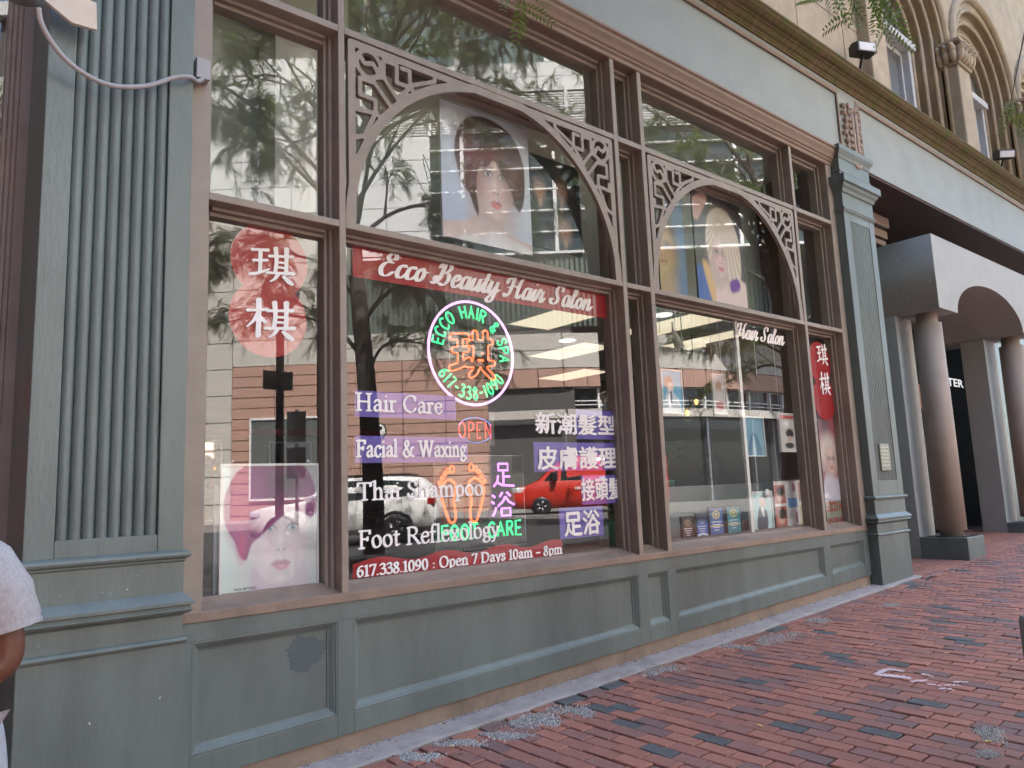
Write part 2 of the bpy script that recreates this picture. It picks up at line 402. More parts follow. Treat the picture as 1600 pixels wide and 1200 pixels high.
# glyph skeletons: 's' smooth stroke, 'l' straight stroke, 'c' closed smooth, 'f' foot/head serif (x y half-width)
SERIF = {
 'H': (.76, 'l .16,0 .16,.66|l .60,0 .60,.66|l .16,.35 .60,.35|f .16,0 .09|f .16,.66 .09|f .60,0 .09|f .60,.66 .09'),
 'a': (.46, 's .10,.34 .17,.43 .27,.43 .33,.35|l .33,.35 .33,.08|s .33,.08 .36,.01 .43,.03|s .33,.27 .18,.23 .09,.14 .12,.03 .21,.0 .33,.10'),
 'i': (.26, 'l .13,0 .13,.42|f .13,0 .08|l .06,.40 .13,.42|l .13,.61 .13,.615'),
 'r': (.36, 'l .12,0 .12,.42|f .12,0 .08|l .05,.40 .12,.42|s .12,.30 .20,.41 .28,.42 .32,.38'),
 'C': (.68, 's .60,.47 .56,.62 .38,.67 .18,.58 .08,.34 .17,.10 .37,-.01 .53,.05 .61,.17|l .60,.47 .60,.62'),
 'e': (.44, 's .08,.24 .22,.255 .37,.265 .34,.40 .23,.44 .11,.36 .07,.20 .13,.04 .24,-.01 .34,.03 .39,.10'),
 'F': (.56, 'l .15,0 .15,.66|l .07,.65 .50,.65|l .50,.65 .51,.53|l .15,.34 .40,.34|l .40,.40 .40,.28|f .15,0 .10'),
 'c': (.42, 's .36,.34 .32,.43 .21,.44 .10,.34 .07,.2 .12,.05 .23,-.01 .33,.03 .38,.11'),
 'l': (.25, 'l .12,0 .12,.72|f .12,0 .08|l .05,.70 .12,.72'),
 '&': (.74, 's .68,.38 .58,.36 .50,.10 .28,-.02 .09,.12 .20,.32 .38,.46 .38,.62 .28,.67 .18,.58 .24,.42 .46,.12 .68,.0'),
 'W': (.98, 'l .11,.66 .30,0|l .30,0 .49,.66|l .49,.66 .68,0|l .68,0 .88,.66|f .11,.66 .08|f .49,.66 .08|f .88,.66 .07'),
 'x': (.47, 'l .09,.42 .39,0|l .39,.42 .09,0|f .09,.42 .07|f .39,.42 .06|f .09,0 .06|f .39,0 .07'),
 'n': (.52, 'l .12,0 .12,.42|s .12,.30 .22,.43 .33,.43 .39,.32|l .39,.32 .39,0|f .12,0 .08|f .39,0 .08|l .05,.40 .12,.42'),
 'g': (.46, 'c .22,.44 .10,.37 .10,.22 .22,.16 .33,.23 .33,.37|s .14,.19 .09,.11 .20,.05 .36,.01 .38,-.12 .22,-.20 .07,-.14 .09,-.03 .18,.03|l .32,.40 .43,.43'),
 'T': (.64, 'l .32,0 .32,.65|l .06,.65 .58,.65|l .06,.65 .05,.53|l .58,.65 .59,.53|f .32,0 .10'),
 'h': (.52, 'l .12,0 .12,.72|s .12,.30 .22,.43 .33,.43 .39,.32|l .39,.32 .39,0|f .12,0 .08|f .39,0 .08|l .05,.70 .12,.72'),
 'S': (.52, 's .45,.50 .41,.63 .28,.67 .13,.59 .15,.44 .30,.34 .45,.22 .44,.07 .28,-.01 .13,.04 .08,.18'),
 'm': (.80, 'l .12,0 .12,.42|s .12,.30 .21,.43 .32,.43 .38,.32|l .38,.32 .38,0|s .38,.30 .48,.43 .59,.43 .65,.32|l .65,.32 .65,0|f .12,0 .08|f .38,0 .07|f .65,0 .08|l .05,.40 .12,.42'),
 'p': (.50, 'l .12,-.20 .12,.42|f .12,-.20 .08|l .05,.40 .12,.42|s .12,.33 .24,.44 .38,.38 .42,.22 .36,.05 .24,-.01 .12,.07'),
 'o': (.48, 'c .24,.44 .10,.36 .07,.21 .12,.05 .24,-.01 .37,.06 .41,.21 .36,.37'),
 't': (.32, 'l .14,.55 .14,.08|s .14,.08 .18,.0 .28,.04|l .04,.42 .28,.42'),
 'R': (.68, 'l .15,0 .15,.66|s .10,.65 .36,.66 .50,.56 .48,.41 .34,.34 .15,.34|l .32,.34 .62,.0|f .15,0 .09|f .62,0 .05'),
 'f': (.31, 'l .13,0 .13,.54|s .13,.54 .17,.69 .26,.73 .33,.68|l .04,.42 .27,.42|f .13,0 .09'),
 'y': (.47, 'l .09,.42 .25,.03|s .41,.42 .25,.03 .15,-.17 .06,-.18|f .09,.42 .06|f .41,.42 .06'),
 'D': (.70, 'l .15,0 .15,.66|s .08,.65 .36,.65 .58,.52 .62,.33 .55,.12 .36,.01 .08,.01'),
 'O': (.72, 'c .36,.67 .16,.58 .08,.33 .16,.08 .36,-.01 .56,.08 .64,.33 .56,.58'),
 's': (.38, 's .30,.34 .26,.43 .18,.44 .09,.36 .14,.26 .27,.19 .30,.08 .20,-.01 .10,.02 .07,.11'),
 '6': (.46, 's .38,.60 .24,.58 .11,.40 .08,.18 .2,-.01 .36,.08 .38,.26 .26,.37 .12,.28'),
 '1': (.34, 'l .18,0 .18,.63|l .08,.56 .18,.63|f .18,0 .10'), '7': (.44, 'l .07,.62 .40,.62|l .40,.62 .19,0|l .07,.62 .07,.54'),
 '3': (.44, 's .08,.55 .20,.64 .34,.56 .30,.40 .17,.35|s .17,.35 .36,.30 .38,.10 .22,-.01 .06,.07'),
 '8': (.46, 'c .22,.63 .10,.52 .18,.38 .36,.22 .34,.05 .22,-.01 .08,.06 .09,.22 .28,.38 .35,.52'),
 '0': (.48, 'c .24,.63 .12,.54 .08,.31 .13,.07 .24,-.01 .36,.07 .40,.31 .36,.54'),
 '9': (.46, 's .08,.02 .22,.05 .35,.22 .38,.44 .26,.63 .10,.54 .08,.36 .20,.25 .34,.34'),
 '.': (.20, 'l .09,.02 .09,.025'), ':': (.24, 'l .12,.05 .12,.055|l .12,.30 .12,.305'), '-': (.42, 'l .07,.24 .35,.24'), ' ': (.26, '')}
SCRIPT = {
 'E': (.60, 's .50,.56 .44,.66 .30,.66 .22,.54 .34,.42 .42,.40|s .40,.40 .20,.38 .10,.20 .18,.02 .36,.0 .52,.14|s .50,.56 .48,.50 .43,.52'),
 'c': (.34, 's .30,.34 .24,.40 .12,.34 .07,.16 .14,.01 .28,.03 .40,.16'),
 'o': (.38, 's .22,.40 .10,.32 .07,.14 .16,.0 .28,.08 .31,.26 .22,.40 .26,.32 .42,.30'),
 'B': (.68, 's .10,.10 .04,.18 .10,.26 .22,.20 .28,.50 .30,.66|s .30,.66 .22,.20 .08,.02 -.02,.06|s .12,.52 .20,.66 .46,.70 .54,.56 .44,.42 .30,.38|s .32,.38 .52,.36 .54,.14 .38,.0 .26,.06'),
 'e': (.34, 's .06,.18 .22,.22 .28,.34 .18,.40 .08,.28 .07,.10 .16,.0 .28,.05 .40,.18'),
 'a': (.42, 's .30,.36 .18,.40 .08,.26 .08,.06 .18,.0 .30,.16 .33,.40|s .33,.40 .30,.14 .33,.01 .40,.04 .46,.16'),
 'u': (.44, 's .02,.18 .10,.40|s .10,.40 .07,.12 .12,.0 .22,.06 .32,.24|s .34,.40 .31,.12 .35,.0 .40,.03 .48,.16'),
 't': (.28, 's .0,.14 .14,.42 .17,.62|s .17,.62 .12,.20 .14,.02 .22,.02 .32,.16|l .05,.43 .28,.43'),
 'y': (.42, 's .02,.18 .10,.40|s .10,.40 .07,.12 .12,.0 .22,.08 .32,.28|s .34,.40 .32,.10 .28,-.18 .16,-.28 .06,-.20 .16,-.06 .46,.16'),
 'H': (.76, 's .02,.44 .06,.60 .18,.62 .26,.56|s .28,.66 .22,.20 .14,.04 .04,.0 .0,.10|s .72,.68 .60,.60 .54,.30 .54,.06 .62,.0 .74,.14|s .12,.30 .34,.38 .56,.34'),
 'i': (.24, 's .0,.14 .12,.40|s .12,.40 .08,.10 .12,.0 .18,.02 .28,.16|l .15,.57 .152,.572'),
 'r': (.34, 's .0,.14 .08,.36 .10,.44 .14,.36 .26,.38|s .26,.38 .21,.12 .24,.0 .30,.03 .38,.16'),
 'S': (.58, 's .02,.10 .14,.02 .30,.06 .36,.22 .24,.40 .22,.56 .36,.70 .50,.62 .50,.50|s .02,.10 .04,.20 .12,.18'),
 'l': (.24, 's .0,.14 .16,.46 .20,.66 .14,.68 .10,.44|s .10,.44 .07,.10 .12,.0 .18,.02 .28,.16'),
 'n': (.46, 's .0,.16 .08,.40|s .08,.40 .06,.0|s .06,.10 .18,.36 .28,.40 .31,.28|s .31,.28 .28,.06 .33,.0 .38,.03 .48,.16'), ' ': (.30, '')}
def strokes_of(text, font, slant=0.0, track=0.0):
    out = []; x = 0.0
    for ch in text:
        adv, d = font[ch]
        for part in d.split('|') if d else []:
            k, rest = part[0], part[2:]
            if k == 'f':
                q, w = rest.split(' '); fx_, fy_ = map(float, q.split(',')); w = float(w)
                pts = [(fx_ - w, fy_ + .002), (fx_ + w, fy_ + .002)]
            else:
                pts = [tuple(map(float, q.split(','))) for q in rest.split()]
                if k == 's': pts = [tuple(q) for q in smooth_path(pts)]
                if k == 'c': pts = [tuple(q) for q in smooth_path(pts, closed=True)]
            out.append([(x + px + slant * py, py) for px, py in pts])
        x += adv + track
    return out, x - track
def lettering(name, text, font, nib, box, Y, m, parent, slant=0.0, cap=.66, h=.014, track=0.0):
    """box: x0, x1 and baseline z, cap height in metres"""
    st, w = strokes_of(text, font, slant, track)
    F_ = field(st, nib, h)
    lp = contours(*F_, h)
    allp = np.concatenate([np.array(l) for l in lp]); a = allp[:, 0].min(); b = allp[:, 0].max()
    sx = (box[1] - box[0]) / (b - a); sz = box[3] / cap
    me = fill_mesh(name, lp, on_plane(box[0] - a * sx, box[2], sx, sz, Y), .001)
    return link(name, me, m, parent)
def pxbox(bl, br, ct, Y):            # baseline left, baseline right, cap top (pixels)
    x0, z0 = PY(*bl, Y); x1, z1 = PY(*br, Y); _, zc = PY(*ct, Y)
    zb = (z0 + z1) / 2
    return x0, x1, zb, abs(zc - z0)
def cjk(name, text, quad, Y, m, parent, bold=.032):
    """each character fitted to a pixel box row: quad = (u0, v0, u1, v1) left-top and right-bottom at the same row"""
    x0, zt = PY(quad[0], quad[1], Y); x1, zb = PY(quad[2], quad[3], Y); _, zb0 = PY(quad[0], quad[1] + (quad[3] - quad[1]), Y)
    cu = bpy.data.curves.new(name, 'FONT'); cu.body = text; cu.extrude = .0; cu.resolution_u = 3
    me = curve_to_mesh(name, cu, lambda x, y, d: (x, y, d))
    P = np.array([v.co[:] for v in me.vertices]); F_ = [tuple(f.vertices) for f in me.polygons]
    V_ = []; G_ = []
    for k, (dx, dy) in enumerate(((-bold, 0), (bold, 0), (0, bold * .7), (0, -bold * .7), (0, 0))):    # heavy weight: shifted layers, each a hair behind the next
        n = len(V_); V_ += [(q[0] + dx, q[1] + dy, q[2] + .00035 * k) for q in P]; G_ += [tuple(i + n for i in f) for f in F_]
    A = np.array(V_); a = A.min(0); b = A.max(0); sx = (x1 - x0) / (b[0] - a[0]); sz = (zt - zb) / (b[1] - a[1])
    me = bpy.data.meshes.new(name); me.from_pydata([(x0 + (q[0] - a[0]) * sx, Y - q[2], zb + (q[1] - a[1]) * sz) for q in V_], [], G_); me.update()
    return link(name, me, m, parent)
def sans(name, text, x0, z0, hgt, width, Y, m, parent, offset=.01, flip=False, fx=None):
    cu = bpy.data.curves.new(name, 'FONT'); cu.body = text; cu.offset = offset; cu.extrude = .0006; cu.resolution_u = 3
    me = curve_to_mesh(name, cu, lambda x, y, d: (x, y, d))
    P = np.array([v.co[:] for v in me.vertices]); a = P.min(0); b = P.max(0)
    for v in me.vertices:
        x = (v.co.x - a[0]) / (b[0] - a[0]) * width; z = (v.co.y - a[1]) / (b[1] - a[1]) * hgt
        v.co = fx(x, z, v.co.z) if fx else (x0 + x, Y - v.co.z, z0 + z)
    me.update()
    return link(name, me, m, parent)
QI_R = [[(.44, .70, .9), (.70, .74, .8), (.97, .78, 1.1)], [(.58, .94, 1.1), (.60, .6, .9), (.57, .28, .9)], [(.84, .97, 1.2), (.84, .6, .9), (.83, .28, 1.0)],
        [(.60, .56, .7), (.82, .58, .7)], [(.60, .43, .7), (.82, .44, .7)], [(.38, .24, .8), (.7, .28, .8), (1.0, .32, 1.2)],
        [(.63, .22, 1.0), (.56, .10, .8), (.46, .02, .4)], [(.77, .20, .7), (.90, .08, 1.2), (.98, .02, .9)]]
QI = [[(.04, .80, 1.0), (.22, .83, .8), (.38, .85, 1.1)], [(.22, .82, .9), (.22, .55, .9), (.21, .22, .9)], [(.07, .52, .9), (.22, .54, .8), (.37, .57, .9)],
      [(.0, .14, 1.0), (.18, .20, .9), (.42, .34, .5)]] + QI_R
QI2 = [[(.02, .66, .9), (.22, .69, .8), (.40, .73, 1.0)], [(.24, .96, 1.2), (.24, .5, 1.0), (.23, .03, 1.1)], [(.23, .64, .9), (.14, .42, .8), (.0, .24, .4)],
       [(.25, .54, .8), (.32, .46, .9), (.38, .40, .8)]] + QI_R
# ------------------------------------------------------------------ levels of the shopfront (metres)
XA, XM1, XM1R, XM2, XM2R, XM3, XM3R, XM4, XM4R, XB = [X_(a) for a in (.945, 1.525, 1.558, 3.445, 3.483, 3.709, 3.748, 5.612, 5.652, 6.229)]
ZS, ZSB = Z_(-.409), Z_(-.447)
ZT1, ZT1B, ZT2, ZT2B, ZH = Z_(1.253), Z_(1.220), Z_(2.222), Z_(2.186), Z_(2.748)
PXL0, PXL1, PXR0, PXR1 = X_(.355), X_(.852), X_(6.322), X_(6.895)
YP = -.098                        # pilaster face
shop = thing('shopfront', 'grey-green painted shopfront with taupe window frames between two fluted pilasters', 'shopfront')
DEPF = .21
def front(name, m, x0, x1, z0, z1, y0=0.0, y1=DEPF, parent=shop, bevel=.004):
    return B(name, m, parent, (x0, x1, y0, y1, z0, z1), bevel=bevel)
wf = bpy.data.objects.new('window_frame', None); COL.objects.link(wf); wf.parent = shop
# posts and mullions with stepped inner edges
def upright(name, x0, x1, z0, z1, sl=True, sr=True):
    m = MB(); m.box(x0, x1, 0, DEPF, z0, z1)
    o = m.build(name, M['brown'], wf, .004)
    if sl: 
        B('bead', M['brown'], o, (x0 - .022, x0, .085, DEPF - .004, z0, z1), (x0 - .042, x0 - .022, .118, DEPF - .006, z0, z1), bevel=.003)
    if sr: 
        B('bead', M['brown'], o, (x1, x1 + .022, .085, DEPF - .004, z0, z1), (x1 + .022, x1 + .042, .118, DEPF - .006, z0, z1), bevel=.003)
    return o
upright('post', X_(.80), XA, ZSB, ZH, False, True)
upright('post', XB, X_(6.325), ZSB, ZH, True, False)
for a, b in ((XM1, XM1R), (XM2, XM2R), (XM3, XM3R), (XM4, XM4R)):
    upright('mullion', a, b, ZS, ZH)
bays = [(XA, XM1), (XM1R, XM2), (XM2R, XM3), (XM3R, XM4), (XM4R, XB)]
for (a, b) in bays:
    for (z0, z1) in ((ZT1B, ZT1), (ZT2B, ZT2)):
        o = B('transom', M['brown'], wf, (a, b, .001, DEPF - .002, z0, z1), bevel=.004)
        B('bead', M['brown'], o, (a + .043, b - .043, .086, DEPF - .006, z0 - .022, z0), (a + .044, b - .044, .119, DEPF - .008, z0 - .045, z0 - .022), bevel=.003)
    o = B('head_bead', M['brown'], wf, (a + .043, b - .043, .086, DEPF - .006, ZH - .03, ZH), (a + .044, b - .044, .119, DEPF - .008, ZH - .06, ZH - .03), bevel=.003)
    rows = ((ZS + .03, ZT1B), (ZT1, ZT2B), (ZT2, ZH))
    for (z0, z1) in rows:
        MB().quad((a, YG, z0), (b, YG, z0), (b, YG, z1), (a, YG, z1)).build('glass_pane', M['glass'], shop)
# sill
m = MB(); m.sweep([(0, 0), (.0, ZS - ZSB), (-.06, ZS - ZSB + .012), (-.115, ZS - ZSB + .03), (-.145, ZS - ZSB + .05), (-.3, ZS - ZSB + .055), (-.3, 0)], [(X_(.80), -.002, ZSB), (X_(6.325), -.002, ZSB)])
m.build('sill', M['sill'], wf, .004)
# head moulding
HM = [(0, -.006), (.012, 0), (.012, .03), (.03, .045), (.03, .06), (.045, .07), (.06, .10), (.085, .135), (.085, .16), (.105, .175), (.105, .20), (-.1, .20), (-.1, -.006)]
m = MB(); m.sweep(HM, [(X_(.6), 0, ZH), (X_(6.335), 0, ZH)]); m.build('head_moulding', M['moulding'], shop, .003)
ZHM = ZH + .20

# apron below the sill: stiles and recessed panels, bottom edge follows the pavement
def zbot(x): return Z_(-1.145) + .0362 * x + .135     # lower edge of the green panelling
ap = bpy.data.objects.new('apron', None); COL.objects.link(ap); ap.parent = shop
ZP = Z_(-.518)
pan = [(X_(.915), X_(1.505)), (X_(1.58), X_(3.425)), (X_(3.505), X_(3.70)), (X_(3.775), X_(5.585)), (X_(5.68), X_(6.235))]
def pb(x): return Z_(-.957) + .0365 * x
edges = [X_(.80)] + [e for p in pan for e in p] + [X_(6.33)]
m = MB()
m.box(edges[0], edges[-1], .008, .12, ZP, ZSB)
for k in range(0, len(edges), 2):
    a, b = edges[k], edges[k + 1]
    m.hexa([(a, .008, zbot(a)), (b, .008, zbot(b)), (b, .12, zbot(b)), (a, .12, zbot(a)), (a, .008, ZP), (b, .008, ZP), (b, .12, ZP), (a, .12, ZP)])
for (a, b) in pan:
    m.hexa([(a, .008, zbot(a)), (b, .008, zbot(b)), (b, .12, zbot(b)), (a, .12, zbot(a)), (a, .008, pb(a)), (b, .008, pb(b)), (b, .12, pb(b)), (a, .12, pb(a))])
m.build('stile', M['green'], ap, .003)
for k, (a, b) in enumerate(pan):
    e = .03
    o = MB().quad((a, .044, pb(a)), (b, .044, pb(b)), (b, .044, ZP), (a, .044, ZP)).build('panel', M['green'], ap)
    f = MB(); f.sweep([(0, -.01), (0, .034), (.009, .035), (.013, .027), (.019, .026), (.040, .007), (.048, .006), (.050, -.01)], [(a, .044, pb(a)), (a, .044, ZP), (b, .044, ZP), (b, .044, pb(b))], True, (0, -1, 0))
    f.build('panel_moulding', M['green'], o, .002)
# fresh paint patch on the first panel
rnd = random.Random(5)
c0 = PY(478, 1020, .04); rp = []
for k in range(60):
    t = 2 * math.pi * k / 60; q = 1 + rnd.uniform(-.10, .10) + .12 * math.sin(3 * t + 1) + .06 * math.sin(7 * t)
    rp.append((c0[0] + .085 * q * math.cos(t) * (1 + .25 * (abs(math.cos(t)) > .7)), c0[1] + .095 * q * math.sin(t)))
link('paint_patch', fill_mesh('paint_patch', [rp], lambda x, y, d: (x, .0425 - d, y), .001), M['patch'], ap)
# tan plinth
m = MB(); a, b = X_(.80), X_(6.33)
m.hexa([(a, .03, gz(a) - .1), (b, .03, gz(b) - .1), (b, .14, gz(b) - .1), (a, .14, gz(a) - .1), (a, .03, zbot(a)), (b, .03, zbot(b)), (b, .14, zbot(b)), (a, .14, zbot(a))])
m.build('plinth', M['plinth'], shop)

# ------------------------------------------------------------------ fluted pilasters
def pilaster(x0, x1, zf0, zf1, nfl, label=None, y1=.2):
    p = bpy.data.objects.new('pilaster', None); COL.objects.link(p); p.parent = shop
    if label: p['label'] = label
    ztop = Z_(2.30); zb = gz((x0 + x1) / 2) - .1
    e = .085 * (x1 - x0) / .6 * 1.25
    # shaft with a recessed field of flutes
    m = MB(); m.box(x0, x0 + e, YP, y1, Z_(-.17), ztop); m.box(x1 - e, x1, YP, y1, Z_(-.17), ztop)
    m.box(x0 + e, x1 - e, YP, y1, zf1, ztop); m.box(x0 + e, x1 - e, YP, y1, Z_(-.17), zf0)
    m.build('shaft', M['green'], p, .004)
    w = (x1 - x0 - 2 * e) / nfl; vs = []; fs = []
    prof = []
    for k in range(nfl):
        xc = x0 + e + (k + .5) * w
        for t in range(9):
            an = math.pi * t / 8
            prof.append((xc - math.cos(an) * w * .5, YP + .030 - .030 * math.sin(an) * .9))
    m = MB(); n = len(prof)
    m.add([(x, y, zf0) for x, y in prof] + [(x, y, zf1) for x, y in prof], [(i, i + 1, n + i + 1, n + i) for i in range(n - 1)], True)
    m.build('fluting', M['green'], p)
    path = [(x0, y1, 0), (x0, YP, 0), (x1, YP, 0), (x1, y1, 0)]
    def ring(name, zz, prof, par=p):
        mm = MB(); mm.sweep(prof, [(a, b, zz) for a, b, _ in path]); return mm.build(name, M['green'], par, .002)
    # base
    bx = B('base', M['green'], p, (x0 - .004, x1 + .004, YP - .004, y1, zb, Z_(-.17)), bevel=.004)
    ring('bead_moulding', Z_(-.215), [(0, 0), (.012, .012), (.012, .02), (.028, .026), (.032, .038), (.028, .05), (.012, .058), (0, .062)], bx)
    ring('shelf_moulding', Z_(-.405), [(0, 0), (.012, .012), (.03, .02), (.040, .032), (.030, .046), (.030, .052), (.045, .055), (.045, .072), (.0, .115)], bx)
    ring('bead_moulding', Z_(-.50), [(0, 0), (.018, .006), (.024, .018), (.018, .03), (0, .036)], bx)
    # capital
    cp = B('capital', M['green'], p, (x0 - .003, x1 + .003, YP - .003, y1, ztop, Z_(2.90)), bevel=.003)
    ring('neck_moulding', Z_(2.31), [(0, 0), (.012, .006), (.016, .02), (.024, .03), (.024, .04), (0, .045)], cp)
    ring('cornice_moulding', Z_(2.475), [(0, 0), (.02, .015), (.028, .05), (.05, .075), (.06, .10), (.085, .115), (.085, .195), (0, .215)], cp)
    ring('neck_moulding', Z_(2.675), [(0, 0), (.012, .004), (.012, .02), (0, .026)], cp)
    ring('cap_moulding', Z_(2.80), [(0, 0), (.012, .012), (.018, .05), (.045, .09), (.05, .105), (.05, .15), (0, .155)], cp)
    return p
PL = pilaster(PXL0, PXL1, PY(200, 838, YP)[1], Z_(2.24), 8, None, .62)
PR = pilaster(PXR0, PXR1, Z_(-.045), Z_(2.235), 12)
# plaque on the right pilaster
qx0, qz1 = PY(1373, 693, YP - .01); qx1, qz0 = PY(1392, 735, YP - .01)
pq = B('brass_plaque', mat('tarnished_plaque', (.24, .26, .20), .35, .35, 25, .6, 40, metal=.5), None, (qx0, qx1, YP - .018, YP + .02, qz0, qz1), bevel=.004)
tag(pq, 'small tarnished plaque fixed to the fluted pilaster by the entrance', 'plaque')
for k in range(6):
    zz = qz1 - (k + 1) * (qz1 - qz0) / 7.5
    B('text_line', M['steel'], pq, (qx0 + .02, qx1 - .02 - .02 * (k % 2), YP - .0195, YP - .017, zz - .005, zz + .005))

# ------------------------------------------------------------------ fascia, panel mouldings, cornice
YF = -.055
XL, XR = -3.2, 22.0
ZFT = 6.12
fa = bpy.data.objects.new('fascia', None); COL.objects.link(fa); fa.parent = shop
ZFB = Z_(2.845)
m = MB(); m.box(XL, PXR0 + .2, YF, .5, ZHM, ZFT); m.box(PXR0 + .2, XR, YF, .5, ZFB, ZFT); m.build('board', M['fascia'], fa, .004)
_, zpt = PY(1302, 143, YF - .02)
xpr, _ = PY(1304, 150, YF)
FMP = [(0, 0), (0, .022), (-.012, .028), (-.022, .02), (-.034, .022), (-.045, .012), (-.06, .012), (-.07, 0)]
def fmould(x0, x1, z0, z1):
    f = MB(); f.sweep(FMP, [(x0, YF, z0), (x0, YF, z1), (x1, YF, z1), (x1, YF, z0)], False, (0, -1, 0)); f.build('panel_moulding', M['moulding'], fa, .002)
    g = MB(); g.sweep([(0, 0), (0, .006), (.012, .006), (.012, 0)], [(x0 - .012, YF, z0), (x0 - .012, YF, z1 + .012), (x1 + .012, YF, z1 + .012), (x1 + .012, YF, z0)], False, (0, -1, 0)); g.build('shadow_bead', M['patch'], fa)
fmould(X_(.95), xpr, ZHM + .02, zpt)
fmould(xpr + X_(.44), XR - 2, ZFB + .02, zpt)
CP = [(0, 0), (.03, .0), (.04, .03), (.06, .05), (.06, .08), (.10, .10), (.15, .16), (.18, .17), (.18, .20), (.24, .215), (.30, .26), (.325, .31), (.34, .32), (.34, .36), (-.4, .40), (-.4, 0)]
m = MB(); m.sweep([(o_ * .62 if o_ > 0 else o_, h_ * .55) for o_, h_ in CP], [(XL, YF, 6.085), (XR, YF, 6.085)])
m.build('cornice', M['cornice'], shop)
ZC = 6.085 + .2
# carved drop ornament over the right pilaster
ox0, oz1 = PY(1313, 158, YF - .02); ox1, _ = PY(1340, 170, YF - .02); _, oz0 = PY(1338, 262, YF - .02)
orn = bpy.data.objects.new('carved_ornament', None); COL.objects.link(orn); orn.parent = shop
w_ = ox1 - ox0; h_ = oz1 - oz0; xc = (ox0 + ox1) / 2
m = MB(); m.box(xc - w_ * .30, xc + w_ * .30, YF - .03, YF, oz0 + .04, oz1 - .03); m.build('core', M['ornament'], orn, .02)
for sd in (-1, 1):
    m = MB()
    for k in range(9):
        z = oz0 + .04 + (h_ - .08) * k / 8
        m.sphere((xc + sd * w_ * (.38 + .06 * math.sin(k * 1.9)), YF - .024, z), .04, 8, 6, (.9, .9, .75))
        m.sphere((xc + sd * w_ * .20, YF - .042, z + .02), .03, 8, 6, (1, .8, 1.1))
    m.build('leaf', M['ornament'], orn)

m = MB()
for sd in (-1, 1):
    sp = [(xc + sd * (.03 + .055 * math.cos(t * .7) * (1 - t / 9)), YF - .04, oz1 - .07 + .05 * math.sin(t * .7) * (1 - t / 9)) for t in range(9)]
    m.tube(sp, .016, 6)
    sp = [(xc + sd * w_ * .1, YF - .05, oz0 + .08 + t * (h_ - .2) / 6) for t in range(7)]
    m.tube(sp, [.02, .028, .022, .03, .022, .028, .016], 6)
    sp = [(xc + sd * .05 * t, YF - .04, oz0 - .01 + .012 * t * t) for t in (0, 1, 2, 2.6)]
    m.tube(sp, [.03, .028, .022, .012], 6)
m.build('scroll', M['ornament'], orn)

# ------------------------------------------------------------------ arched fretwork screens in front of the two middle panes
def fret(xl, xr, zb, zt, label):
    scr = bpy.data.objects.new('arch_screen', None); COL.objects.link(scr); scr.parent = shop; scr['label'] = label
    cx = (xl + xr) / 2; k = S
    # strokes in survey units relative to the left arch of the photograph, centre x 2.5015
    x0c, zc, r = 2.5015, 1.262, .918
    half = (xr - xl) / 2 / k
    f = half / (.9435)
    arc = [(math.cos(t) * r, zc + math.sin(t) * r) for t in np.linspace(math.pi, 0, 60)]
    th = .0235
    side = [(-.905, 1.265, .8), (-.905, 2.160, .8)]
    top = [(-.905, 2.160, .8), (.905, 2.160, .8)]
    def mir(L): return [[(-p[0],) + tuple(p[1:]) for p in st] for st in L]
    o = 2.5015
    def q(*pts): return [(a - o, b, .47) for a, b in pts]
    circ = [(1.690 - o + .066 * math.cos(t), 2.078 + .070 * math.sin(t), .50) for t in np.linspace(0, 2 * math.pi, 25)]
    ess = [(1.690 - o + a, 2.078 + b, .5) for a, b in [(-.05, .035), (-.025, .0), (0, .004), (.025, .010), (.05, -.030)]]
    ess = [tuple(e[:2]) + (.5,) for e in smooth_path([e[:2] for e in ess])]
    sp = [circ, ess,
          q((1.772, 2.04), (1.772, 2.13), (1.848, 2.129), (1.846, 2.035), (1.924, 2.036), (1.923, 2.125), (1.876, 2.122)),
          q((1.767, 2.045), (1.850, 1.945)), q((1.641, 1.91), (1.641, 1.992), (1.722, 1.991), (1.800, 1.905)),
          q((1.640, 1.908), (1.724, 1.903), (1.723, 1.835), (1.628, 1.825), (1.628, 1.87)),
          q((2.077, 2.159), (2.075, 2.118), (1.943, 2.055), (1.86, 1.965)), q((1.723, 1.835), (1.66, 1.70), (1.615, 1.68)),
          q((1.850, 1.945), (1.905, 1.99)), q((1.924, 2.036), (1.955, 2.01)), q((1.723, 1.84), (1.755, 1.815)),
          q((1.735, 2.03), (1.70, 2.01), (1.772, 2.04))]
    st = [[(a, b, 1.0) for a, b in arc], side, top] + sp + mir([side] + sp)
    sy = (zt - zb) / ((2.187 - 1.253) * k)
    F_ = field([[(p[0], p[1], p[2]) for p in s_] for s_ in st], (th, th, 0), .0065, .06)
    lp = contours(*F_, .0065, .15)
    # below the springing the two feet run down to the transom
    me = fill_mesh('arch_screen', lp, lambda x, y, d: (cx + x * k * f, .022 - d, zb + (y - 1.253) * k * sy), .034)
    link('fretwork', me, M['brown'], scr)
    for sx in (-1, 1):
        xx = cx + sx * .905 * k * f
        B('bracket', M['darkmetal'], scr, (min(xx, xx + sx * .04), max(xx, xx + sx * .04), .022, .04, zb + .13, zb + .16))
    return scr
fret(XM1R, XM2, ZT1, ZT2B, 'larger-looking nearer arched fretwork screen')
fret(XM3R, XM4, ZT1, ZT2B, 'farther arched fretwork screen')

# thin pale bar up the third big pane
xb0, _ = PY(1143, 497, YG + .02); xb1, _ = PY(1152, 497, YG + .02)
xb2, _ = PY(1164, 836, YG + .02)
B('glazing_bar', M['white'], wf, ((xb0 + xb1) / 2 - .022, (xb0 + xb1) / 2 + .022, YG + .006, YG + .03, ZS + .05, ZT1B))
